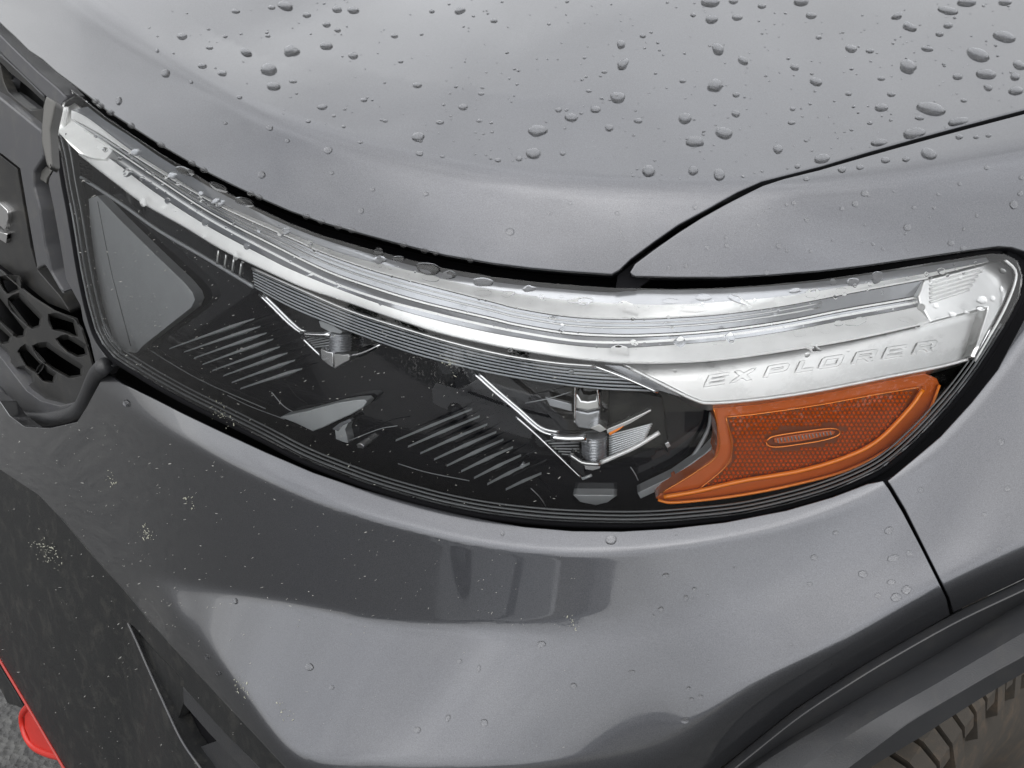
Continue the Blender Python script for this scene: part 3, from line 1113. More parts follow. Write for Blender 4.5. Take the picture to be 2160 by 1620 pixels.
prism('clear_block', [(1213, 866), (1240, 871), (1264, 866), (1264, 894), (1244, 906), (1220, 902), (1212, 890)], lens_at(0.036), M_GUIDE, depth=0.015, rim=0.002)
px_tube('chrome_rail', [(1213, 800), (1213, 828), (1212, 890)], lens_at(0.030), 0.0008, M_CHROME, HL, k=6)
px_tube('chrome_rail', [(1258, 802), (1261, 828), (1265, 860)], lens_at(0.030), 0.0008, M_CHROME, HL, k=6)
prism('chrome_tile', [(1244, 903), (1264, 895), (1280, 906), (1266, 912)], lens_at(0.026), M_SILVER)
ribbed_post(1226, 1281, 916, 968, 9, 0.042)
prism('white_wedge', [(1280, 906), (1320, 889), (1373, 864), (1374, 867), (1330, 893), (1281, 915)], lens_at(0.028), M_SILVER, depth=0.006)
prism('amber_glint', [(1284, 914), (1304, 904), (1316, 899), (1306, 907), (1286, 919)], lens_at(0.027), M_ORANGE, depth=0.004)  # solid orange sliver stands in for an orange reflection
for k in range(10):
    px_tube('side_flute', [(1285, 918 + 5 * k), (1376 - 2 * k, 894 + 4.4 * k)], lens_at(0.042), 0.0008, M_RIB, HL, k=5)
for k in range(6):
    px_tube('side_flute', [(1150 + 7 * k, 930 + 5.5 * k), (1222, 926 + 7 * k)], lens_at(0.046), 0.0007, M_PLATE, HL, k=5)
px_tube('white_rail', [(1267, 976), (1300, 961), (1340, 943), (1391, 912)], lens_at(0.026), 0.0018, M_WHITE, HL, k=8)
prism('chrome_prism', [(1202, 959), (1218, 970), (1231, 980), (1232, 1006), (1216, 994), (1203, 980)], lens_at(0.024), M_GLOSSBLK)
px_tube('white_rail', [(1202, 958), (1218, 970), (1233, 977), (1267, 979)], lens_at(0.023), 0.0017, M_SILVER, HL, k=6)
prism('chrome_prism', [(1233, 980), (1267, 981), (1266, 988), (1250, 993), (1234, 990)], lens_at(0.023), M_CHROME)
prism('glow_bowl', [(1209, 1044), (1301, 1045), (1281, 1060), (1257, 1066), (1224, 1059)], lens_at(0.045), M_FIN)
panel('dark_box', [(1285, 815), (1395, 838), (1402, 870), (1410, 955), (1395, 940), (1290, 975), (1283, 920)], lens_at(0.05), M_FASCIA, HL, grid=0, step=12, rim=0.001, depth=0.004)
prism('small_screw', [(1402, 936), (1410, 933), (1415, 941), (1408, 946)], lens_at(0.045), M_CHROME, depth=0.003)
prism('lower_bracket', [(706, 906), (722, 892), (734, 890), (728, 905), (735, 935), (722, 932), (708, 926)], lens_at(0.045), M_FIN)
prism('lower_bracket', [(752, 938), (760, 935), (768, 941), (765, 946), (754, 945)], lens_at(0.042), M_SILVER)

# fine moulded edges of the black bowls
for ln_ in ([(573, 827), (591, 849), (603, 860), (617, 868)], [(480, 834), (530, 858), (600, 884)], [(840, 978), (900, 996), (990, 1014)], [(735, 930), (800, 905), (838, 898)], [(1120, 1030), (1140, 1050), (1151, 1068)],
            [(1330, 985), (1340, 1000), (1346, 1013)], [(640, 640), (700, 655), (790, 690)], [(1108, 850), (1160, 840), (1205, 826)]):
    px_tube('bowl_edge', ln_, lens_at(0.043), 0.0004, M_PLATE, HL, k=5)
for ol_ in ([(700, 905), (716, 893), (738, 884), (742, 888), (722, 898), (712, 910)], [(1150, 838), (1205, 852), (1206, 868), (1160, 856)], [(1095, 985), (1102, 978), (1108, 984), (1101, 990)]):
    prism('bowl_glint', ol_, lens_at(0.044), M_GUIDE, depth=0.004)  # small pale plates added as glints inside the bowls
prism('module_housing', [(640, 650), (700, 664), (800, 702), (820, 716), (800, 722), (742, 740), (740, 705), (672, 690)], lens_at(0.05), M_GLOSSBLK, depth=0.01)
# grey strut between the reflector and the amber marker
prism('grey_strut', [(1345, 1040), (1420, 1004), (1488, 956), (1512, 930), (1513, 952), (1500, 972), (1440, 1010), (1352, 1052)], lens_at(0.034), M_PLATE)
px_tube('grey_strut_rib', [(1440, 990), (1470, 950), (1494, 905), (1500, 870)], lens_at(0.045), 0.0016, M_PLATE, HL, k=6)

# ---- amber marker
AMB = [(1503, 855), (1600, 846), (1724, 828), (1850, 804), (1951, 788), (1976, 799), (1985, 816), (1965, 862), (1930, 905), (1886, 940), (1789, 992), (1659, 1027), (1530, 1050), (1420, 1060),
       (1384, 1052), (1400, 1036), (1465, 996), (1508, 964), (1514, 935), (1513, 900)]
amb_s = lens_at(0.020)
panel('amber_marker', AMB, amb_s, M_AMBER, HL, grid=14, step=8, rim=0.001, depth=0.02)
AMBI = [(1530, 879), (1600, 872), (1724, 854), (1850, 831), (1946, 815), (1918, 860), (1854, 926), (1789, 960), (1692, 990), (1562, 1012), (1474, 1034), (1522, 994), (1541, 975), (1545, 930)]
panel('reflex_bed', [tuple(np.array(q) + (np.mean(AMBI, 0) - np.array(q)) * 0.02) for q in AMBI], lens_at(0.0194), M_AMBERBED, HL, grid=14, step=8, rim=0, depth=0.001)
# honeycomb reflex cells: too small to pick apart
cv, cf = [], []
pu, pv = 9.6, 8.4
ci = []
for r_ in range(30):
    for c_ in range(60):
        u, v = 1470 + c_ * pu + (r_ % 2) * pu / 2, 812 + r_ * pv
        ci.append((u, v))
ci = np.array(ci)
shr = np.array(AMBI, float)
cen = shr.mean(0)
ok = inside(cen + (shr - cen) * 0.965, ci)
loz = [(1610, 925), (1640, 905), (1760, 893), (1785, 905), (1755, 935), (1640, 955)]
ok &= ~inside(loz, ci)
ci = ci[ok]
hexo = np.array([(0.5 * pu * math.cos(R_(30 + 60 * k)), 0.5 * pu * math.sin(R_(30 + 60 * k))) for k in range(6)]) * 0.90
allp = (ci[:, None] + hexo[None]).reshape(-1, 2)
base = lens_at(0.0192)(allp).reshape(-1, 6, 3)
top = lens_at(0.0172)(ci)
for q in range(len(ci)):
    k = len(cv)
    cv += list(base[q]) + [top[q]]
    cf += [(k + e, k + (e + 1) % 6, k + 6) for e in range(6)]
cells = link('reflex_cells', raw_mesh('reflex_cells', cv, cf, M_AMBERCELL, False), M_AMBERCELL, HL)
cells['kind'] = 'stuff'
px_tube('amber_edge', [(1947, 822), (1918, 862), (1854, 927), (1789, 962), (1692, 992), (1562, 1015), (1471, 1036), (1400, 1048)], lens_at(0.016), 0.0018, M_ORANGE, HL, k=6)
px_tube('amber_edge', [(1982, 812), (1962, 862), (1930, 904), (1886, 940), (1789, 991), (1659, 1026), (1530, 1049), (1420, 1060), (1388, 1054)], lens_at(0.016), 0.0012, M_ORANGE, HL, k=6)
px_tube('amber_edge', [(1532, 880), (1600, 873), (1724, 855), (1850, 832), (1946, 816)], lens_at(0.0175), 0.0005, M_AMBERCELL, HL, k=6)
px_tube('amber_edge', [(1531, 880), (1540, 915), (1544, 950), (1530, 985), (1473, 1033)], lens_at(0.0175), 0.0005, M_AMBERCELL, HL, k=6)
px_tube('amber_edge', [(1505, 860), (1515, 905), (1514, 958), (1466, 997), (1395, 1040)], lens_at(0.0175), 0.0005, M_AMBERCELL, HL, k=6)
loz_o = smooth_line([(1616, 932), (1630, 921), (1690, 911), (1750, 904), (1770, 908), (1768, 918), (1735, 929), (1680, 938), (1640, 943), (1620, 940), (1616, 932)], 6)
tube('marker_lens_frame', lens_at(0.0168)(loz_o), 0.0007, M_AMBERCELL, HL, k=6)
panel('marker_lens', [(1634, 925), (1690, 916), (1750, 909), (1762, 911), (1758, 917), (1690, 931), (1645, 936), (1634, 933)], lens_at(0.017), M_AMBER, HL, grid=0, step=8, rim=0.0005, depth=0.004)
for k in range(16):
    u = 1640 + 7.4 * k
    px_tube('marker_flute', [(u, 926 - .13 * (u - 1634)), (u + 2, 934.5 - .145 * (u - 1634))], lens_at(0.0162), 0.0005, M_PLATE, HL, k=5, step=5)

# ------------------------------------------------------------------ grille
gr_s = lens_at(0.010)
gr_in = lens_at(0.030)
STRIP = [(142, 206), (131, 221), (118, 285), (127, 348), (132, 390), (150, 491), (171, 595), (178, 640), (196, 705), (230, 764), (240, 771), (228, 776), (205, 800), (196, 760), (186, 718), (172, 678),
         (166, 645), (148, 612), (136, 590), (124, 517), (110, 440), (99, 388), (101, 376), (111, 358), (104, 273), (116, 216), (96, 205), (40, 152), (-60, 50), (-60, 5), (0, 72), (30, 102), (81, 151), (121, 185)]
grille = panel('grille', STRIP, gr_s, M_GRILLE, car, grid=14, step=7, rim=0.002, depth=0.02)
grille['label'] = 'grey plastic grille with a dusty honeycomb lower mesh'
G = grille
# bright chamfer beside the strip
panel('grille_chamfer', [(98, 206), (115, 217), (103, 274), (108, 355), (100, 345), (90, 300), (90, 268), (94, 225)], lens_tilt(0.022, 0.9, [(98, 206), (100, 280), (105, 350)]), M_CHAMF, G, grid=0, step=8, rim=0.001, depth=0.01)
panel('grille_chamfer', [(97, 350), (110, 361), (100, 376), (98, 387), (83, 378), (86, 360)], lens_tilt(0.020, 0.9, [(97, 350), (105, 370), (90, 380)]), M_CHAMF, G, grid=0, step=8, rim=0.001, depth=0.01)
# bar, with its sloping face below
panel('grille_bar', [(-60, 168), (0, 205), (50, 245), (88, 276), (92, 332), (74, 360), (74, 392), (86, 440), (98, 517), (112, 575), (140, 622), (122, 612), (92, 560), (75, 569), (66, 520), (52, 439), (38, 356), (0, 326), (-60, 290)],
      lens_at(0.012), M_GRILLE, G, grid=14, step=7, rim=0.0025, depth=0.03)
panel('bar_face', [(-60, 292), (0, 327), (37, 356), (52, 439), (66, 520), (80, 570), (130, 628), (150, 660), (100, 640), (40, 590), (0, 560), (-60, 520)], lens_at(0.034), M_MESH, G, grid=16, step=10, rim=0.001, depth=0.02)
panel('badge_bar', [(-10, 428), (0, 429), (16, 444), (18, 461), (10, 486), (0, 478), (-10, 474)], lens_at(0.026), M_SILVER, G, grid=0, step=8, rim=0.001, depth=0.008)
panel('badge_bar', [(-10, 484), (0, 489), (16, 494), (13, 514), (0, 507), (-10, 502)], lens_at(0.026), M_SILVER, G, grid=0, step=8, rim=0.001, depth=0.008)
# upper opening with its facets
panel('upper_slot', [(-60, 60), (0, 118), (20, 132), (95, 206), (92, 262), (86, 270), (49, 238), (0, 196), (-60, 150)], lens_at(0.03), M_MESH, G, grid=0, step=10, rim=0.001, depth=0.01,
      holes=[[(0, 131), (16, 150), (60, 186), (91, 215), (89, 230), (65, 233), (40, 214), (18, 194), (8, 172)]])
panel('slot_facet', [(-30, 140), (10, 148), (25, 170), (22, 196), (0, 185), (-30, 165)], lens_at(0.045), M_GRILLE, G, grid=0, step=10, rim=0.001, depth=0.01)
panel('slot_back', [(-60, 60), (0, 115), (100, 200), (95, 260), (40, 240), (-60, 160)], lens_at(0.075), M_FASCIA, G, grid=0, step=12, rim=0, depth=0.002)
px_tube('slot_lip', [(-40, 74), (0, 113), (50, 160), (95, 204)], lens_at(0.022), 0.0014, M_GRILLE, G, k=6)

# honeycomb mesh


def zz(pts):
    return [(x * 560 / 2160.0, 560 + y * 560 / 2160.0) for x, y in pts]


HOLES = [zz([(92, 280), (150, 252), (225, 330), (318, 425), (308, 475), (262, 488), (180, 420), (108, 345)]),
         zz([(-200, 160), (-120, 150), (0, 260), (70, 350), (190, 510), (180, 556), (138, 560), (60, 480), (-80, 330)]),
         zz([(482, 604), (550, 590), (620, 630), (676, 665), (690, 706), (630, 718), (560, 680)]),
         zz([(290, 664), (372, 652), (500, 740), (648, 832), (648, 876), (562, 888), (440, 820), (340, 745)]),
         zz([(-200, 400), (-100, 420), (0, 505), (74, 572), (60, 606), (20, 610), (-100, 520)]),
         zz([(134, 862), (192, 845), (240, 890), (250, 930), (200, 952), (160, 910)]),
         zz([(20, 110), (125, 112), (140, 180), (64, 205), (30, 150)]),
         zz([(415, 415), (470, 420), (590, 455), (615, 560), (560, 530), (500, 510), (440, 500)]),
         zz([(172, 700), (205, 668), (270, 735), (330, 800), (300, 850), (230, 800)]),
         zz([(-120, 640), (-40, 640), (40, 720), (60, 760), (0, 760), (-80, 700)]),
         zz([(320, 870), (350, 820), (380, 860), (430, 890), (420, 930), (360, 915)])]
MESH_OUT = zz([(-240, -20), (0, 40), (110, 140), (260, 260), (430, 370), (600, 440), (660, 520), (720, 700), (760, 860), (735, 1010), (690, 1090), (560, 1130), (430, 1130), (300, 1060), (200, 960), (110, 860), (0, 720), (-240, 560)])
BIG = [list(map(tuple, inset(dense(h, 5), -9.0))) for h in HOLES]
gmesh = panel('grille_mesh', MESH_OUT, lens_at(0.018), M_MESH, G, grid=0, step=5, rim=0.0006, depth=0.002, holes=BIG, shrink=False)
wv_, wf_ = [], []
for h, bg_ in zip(HOLES, BIG):
    a_ = np.array(bg_)
    c_ = dense(h, 5)
    A_, B_ = lens_at(0.019)(a_), lens_at(0.034)(c_ + [1.5, 3.0])
    C_ = lens_at(0.060)(c_ + [1.5, 3.0])
    k = len(wv_)
    n = len(a_)
    wv_ += list(A_) + list(B_) + list(C_)
    for r_ in (0, n):
        wf_ += [(k + r_ + i, k + r_ + (i + 1) % n, k + r_ + n + (i + 1) % n, k + r_ + n + i) for i in range(n)]
link('cell_wall', raw_mesh('cell_wall', wv_, wf_, M_MESH, False), M_MESH, G)
panel('mesh_back', [(-70, 540), (180, 660), (215, 790), (170, 860), (60, 850), (-70, 720)], lens_at(0.085), M_BLACK, G, grid=0, step=20, rim=0, depth=0.002)
# flat inner band and the U-shaped lower surround
panel('lower_flat', zz([(-240, 540), (0, 735), (110, 880), (220, 1020), (330, 1100), (490, 1142), (655, 1106), (640, 1125), (450, 1195), (280, 1222), (150, 1185), (0, 1005), (-240, 800)]),
      lens_at(0.006), M_GRILLE, G, grid=0, step=8, rim=0.001, depth=0.02)
us = smooth_line(zz([(-240, 850), (0, 1035), (90, 1160), (200, 1235), (300, 1250), (420, 1245), (560, 1215), (650, 1165), (700, 1080), (745, 975), (790, 880), (850, 815)]), 6)
tube('lower_surround', lens_at(0.0)(us), 0.0085, M_TRIM, G, k=12)

# ------------------------------------------------------------------ wheel-arch trim
C0 = [(2250, 1180), (2160, 1225), (2015, 1294), (1880, 1369), (1780, 1430), (1680, 1496), (1580, 1575), (1525, 1620), (1440, 1690)]
C1 = [(x + 6, y + 15) for x, y in C0]
C2 = [(2250, 1226), (2160, 1270), (2007, 1361), (1910, 1418), (1822, 1467), (1740, 1515), (1660, 1562), (1570, 1622), (1480, 1690)]
C3 = [(x + 4, y + 12) for x, y in C2]
C4 = [(2250, 1330), (2160, 1384), (2095, 1420), (2030, 1458), (1970, 1493), (1915, 1527), (1850, 1575), (1790, 1620), (1700, 1690)]
C5 = [(2250, 1366), (2160, 1419), (2105, 1451), (2053, 1483), (1995, 1520), (1938, 1557), (1890, 1586), (1836, 1620), (1740, 1690)]


def arow(K, off, dv=0):
    ln = smooth_line(K, n=50) + [0, dv]
    return lower_body(ln, off)


ref = lower_t(smooth_line(C0, n=50))


def brow(K, off):
    ln = smooth_line(K, n=50)
    return at_t(ln, ref + off)


arch = loft('wheel_arch_trim', [brow([(x, y - 3) for x, y in C0], 0.012), brow(C0, 0.0), brow(C1, -0.010), brow([(x + 1, y + 3) for x, y in C1], -0.0105), brow([(x, y - 3) for x, y in C2], 0.004), brow(C2, 0.006),
                                brow(C3, -0.002), brow([(0.5 * (a[0] + b[0]), 0.5 * (a[1] + b[1])) for a, b in zip(C3, C4)], -0.024), brow([(x, y - 3) for x, y in C4], -0.036),
                                brow(C4, -0.036), brow(C5, -0.022), brow(C5, 0.06)], M_TRIM, car, sharp=14)
arch['label'] = 'grained grey plastic wheel arch trim'

# ------------------------------------------------------------------ wheel: only the tyre shows under the arch
ax = np.array([0.76, -0.64, 0.0])
ax /= np.linalg.norm(ax)
fw = np.array([-0.64, -0.76, 0.0])
fw /= np.linalg.norm(fw)
zz_ = np.array([0, 0, 1.0])
RT_ = 0.37
pt = at_t([(2010, 1540)], 1.17)[0]
TC = pt - zz_ * 0.355 - ax * 0.118


def tyre_pt(th, r, wv):
    return TC + r * (math.cos(th) * zz_ + math.sin(th) * fw) + wv * ax


prof = [(0.352, -0.12), (0.358, -0.06), (0.358, 0.06), (0.352, 0.098), (0.338, 0.114), (0.325, 0.120), (0.30, 0.128), (0.27, 0.130), (0.24, 0.122), (0.215, 0.108)]
rows_ = [[tyre_pt(th, r, wv) for th in np.linspace(-math.pi, 0.42, 110)] for r, wv in prof]
tyre = loft('tyre', rows_, M_RUBBER, car)
tyre['label'] = 'dusty brown tyre shoulder under the arch trim'
dth = 0.064
lv, lf = [], []
for k in range(-12, 6):
    a0, a1 = k * dth, k * dth + dth * 0.76
    long_ = k % 2 == 0
    pr = [(0.376, 0.02), (0.376, 0.088), (0.370, 0.109), (0.355, 0.124)] + ([(0.328, 0.131), (0.324, 0.126)] if long_ else [(0.342, 0.126), (0.338, 0.121)])
    V = []
    for j, (r, wv) in enumerate(pr):
        sk = -0.02 * j / 5
        V.append(tyre_pt(a0 + sk, r, wv))
        V.append(tyre_pt(a1 + sk, r, wv))
    nb = len(V)
    for j, (r, wv) in enumerate(pr):
        sk = -0.02 * j / 5
        V.append(tyre_pt(a0 + sk, r - 0.02, wv - 0.02))
        V.append(tyre_pt(a1 + sk, r - 0.02, wv - 0.02))
    f = []
    for j in range(5):
        a = 2 * j
        f.append((a, a + 1, a + 3, a + 2))
        f.append((a, a + 2, nb + a + 2, nb + a))
        f.append((a + 1, nb + a + 1, nb + a + 3, a + 3))
    f.append((10, 11, nb + 11, nb + 10))
    o = link('tread_block', raw_mesh('tread_block', V, f, M_RUBBER, False), M_RUBBER, tyre)

# ------------------------------------------------------------------ black lower fascia, recess, red trim, tow hook
fas_s = lower_off(0.010)
FAS = [(-90, 940), (0, 985), (80, 1040), (130, 1092), (200, 1175), (270, 1252), (320, 1315), (450, 1455), (600, 1615), (680, 1700), (560, 1700), (545, 1620), (470, 1545), (386, 1452), (384, 1434), (328, 1376), (276, 1318),
       (290, 1360), (308, 1400), (343, 1478), (383, 1562), (424, 1620), (470, 1700), (180, 1700), (135, 1620), (70, 1510), (0, 1392), (-90, 1240)]
fascia = panel('lower_fascia', FAS, fas_s, M_FASCIA, car, grid=14, step=7, rim=0.0015, depth=0.02)
fascia['label'] = 'dusty black lower fascia with an open recess'
px_tube('recess_lip', [(270, 1315), (290, 1358), (308, 1400), (343, 1478), (383, 1562), (424, 1622)], lower_off(0.008), 0.0012, M_GRILLE, fascia, k=6)
panel('recess_wall', [(274, 1318), (330, 1378), (388, 1436), (388, 1480), (372, 1530), (343, 1480), (300, 1390)], lower_off(0.035), M_FASCIA, fascia, grid=0, step=12, rim=0, depth=0.01)
panel('recess_ramp', [(386, 1450), (470, 1540), (560, 1635), (540, 1650), (440, 1545), (388, 1485)], lower_off(0.025), M_TRIM, fascia, grid=0, step=12, rim=0, depth=0.02)
panel('recess_floor', [(408, 1580), (470, 1560), (500, 1590), (560, 1700), (440, 1700)], lower_off(0.05), M_TRIM, fascia, grid=0, step=12, rim=0, depth=0.02)
panel('recess_back', [(280, 1320), (400, 1420), (600, 1680), (430, 1700), (330, 1480)], lower_off(0.075), M_BLACK, fascia, grid=0, step=20, rim=0, depth=0.002)
px_tube('red_trim', [(-60, 1290), (0, 1393), (30, 1443), (70, 1510), (105, 1570), (135, 1621), (180, 1700)], lower_off(0.008), 0.0020, M_REDD, fascia, k=8)
panel('skid_edge', [(-60, 1310), (0, 1405), (40, 1470), (52, 1496), (14, 1484), (0, 1455), (-60, 1380)], lower_off(0.03), M_FASCIA, fascia, grid=0, step=12, rim=0.001, depth=0.02)
hk = smooth_line([(70, 1480), (50, 1500), (46, 1520), (54, 1552), (72, 1577), (104, 1592), (150, 1602)], 5)
hook = tube('tow_hook', lower_off(0.03)(hk), 0.0042, M_RED, car, k=12)
hook['label'] = 'red tow hook below the fascia'
panel('hook_web', [(56, 1480), (50, 1502), (50, 1535), (64, 1566), (84, 1582), (108, 1591), (150, 1600), (150, 1560), (90, 1470)], lower_off(0.032), M_RED, hook, grid=0, step=10, rim=0.001, depth=0.004)

# ------------------------------------------------------------------ raindrops
def drop_data(P, u, v, a, b, rot, irr, seed, n=18, hk=0.35, small=False):
    r0 = random.Random(seed)
    ph = [r0.uniform(0, 6.28) for _ in range(4)]
    am = [irr * r0.uniform(0.4, 1.0) for _ in range(4)]
    lev = [(1.0, 0.0), (0.985, 0.20), (0.92, 0.48), (0.78, 0.74), (0.55, 0.92), (0.28, 0.985)] if not small else [(1.0, 0.0), (0.9, 0.5), (0.55, 0.9)]
    th = np.arange(n) * 2 * math.pi / n
    rr = 1 + sum(am[k] * np.sin((k + 2) * th + ph[k]) / (1 + 0.4 * k) for k in range(4))
    cr_, sr_ = math.cos(R_(rot)), math.sin(R_(rot))
    uv = []
    for s, h in lev:
        x, y = a * s * rr * np.cos(th), b * s * rr * np.sin(th)
        uv.append(np.stack([u + x * cr_ - y * sr_, v + x * sr_ + y * cr_], 1))
    uv = np.vstack(uv + [np.array([[u, v]])])
    B = P(uv)
    N = normals_of(P, np.array([[u, v]]))[0]
    w_ = 0.5 * (np.linalg.norm(B[0] - B[n // 2]) / 2 + np.linalg.norm(B[n // 4] - B[n // 4 + n // 2]) / 2)
    H = min(0.0030, hk * w_)
    hh = np.concatenate([np.full(n, H * h) for s, h in lev] + [[H]])
    V = B + N * (hh[:, None] + 0.00003)
    f = []
    L_ = len(lev)
    for k in range(L_ - 1):
        for i in range(n):
            j = (i + 1) % n
            f.append((k * n + i, k * n + j, (k + 1) * n + j, (k + 1) * n + i))
    for i in range(n):
        f.append(((L_ - 1) * n + i, (L_ - 1) * n + (i + 1) % n, L_ * n))
    a_, b_, c_ = V[0], V[1], V[n]
    if np.dot(np.cross(b_ - a_, c_ - a_), (V[0] - B[-1]) + N * 0.0005) < 0:
        f = [tuple(reversed(q)) for q in f]
    return V, f, N


HD, FD, BD, LD = upper_fast, upper_fast, lower_body, lens_fast
NAMED = {
    (567, 147): 'largest raindrop on the left half of the hood',
    (614, 108): 'lobed raindrop just above the largest drop on the left half of the hood',
    (577, 182): 'oval raindrop right below the largest drop on the left half of the hood',
    (602, 13): 'wide raindrop on the left half of the hood at the very top of the view',
    (688, 97): 'oval raindrop to the right of the lobed drop on the left half of the hood',
    (1964, 230): 'longest raindrop on the hood, a thick slug just above the fender seam',
    (1928, 284): 'raindrop resting against the fender seam right under the longest drop',
    (1854, 304): 'thin raindrop stretched along the fender seam, left of the longest drop',
    (1734, 335): 'flat raindrop touching the fender seam where the seam begins to curve down',
    (1508, 181): 'wing shaped raindrop in the middle of the right half of the hood',
    (1466, 299): 'heart shaped raindrop low on the hood',
    (1527, 281): 'plump oval raindrop just above and right of the heart shaped drop',
    (1445, 250): 'rounded raindrop straight above the heart shaped drop',
    (1368, 361): 'lowest round raindrop left of two others near the hood crease',
    (1462, 360): 'smallest of three raindrops in a row along the hood crease',
    (1517, 369): 'tilted raindrop at the right end of three along the hood crease',
    (1134, 276): 'flat loaf shaped raindrop near the middle of the hood',
    (1125, 324): 'round raindrop right below the flat loaf shaped drop',
    (1303, 206): 'round raindrop with a pointed edge in the middle of the hood, alone',
    (2063, 116): 'big slanted raindrop near the upper right corner of the hood',
    (1641, 315): 'round raindrop alone on the hood between the heart shaped drop and the fender seam',
    (1915, 141): 'slanted raindrop with a blunt lower end, left of the big slanted drop',
    (1514, 104): 'slanted oval raindrop in the upper part of the hood above the wing shaped drop',
    (1959, 325): 'biggest raindrop on the fender, just below the seam',
    (1868, 338): 'second biggest raindrop on the fender just below the seam',
    (1323, 647): 'large hooked raindrop sagging across the top of the white light strip',
    (1558, 633): 'squiggle shaped raindrop on the lens above the white strip',
    (903, 567): 'wide flat raindrop on the lens beside the hood edge',
    (1019, 595): 'long flat raindrop on the lens above the white strip, left of the hooked drop',
    (1850, 585): 'tilted clear raindrop on the right part of the lens top edge',
    (1799, 595): 'clear oval raindrop on the lens, left of the tilted one near the right top edge',
    (288, 321): 'round raindrop near the inner bright end of the headlight',
    (600, 489): 'hooked raindrop with a dark rim on the left part of the light strip',
    (268, 851): 'raindrop on the inner tip of the bumper ledge',
    (1289, 1139): 'raindrop on the bumper ledge under the middle of the headlight',
    (1820, 1211): 'round raindrop left of the cluster beside the bumper seam',
    (1890, 1260): 'largest raindrop at the bottom of the cluster beside the bumper seam',
    (1912, 1246): 'raindrop touching the upper right of the largest drop beside the bumper seam',
    (1875, 1119): 'topmost large raindrop near the bumper seam',
    (1142, 1359): 'dark rimmed raindrop in the middle of the bumper over the bright reflection',
}
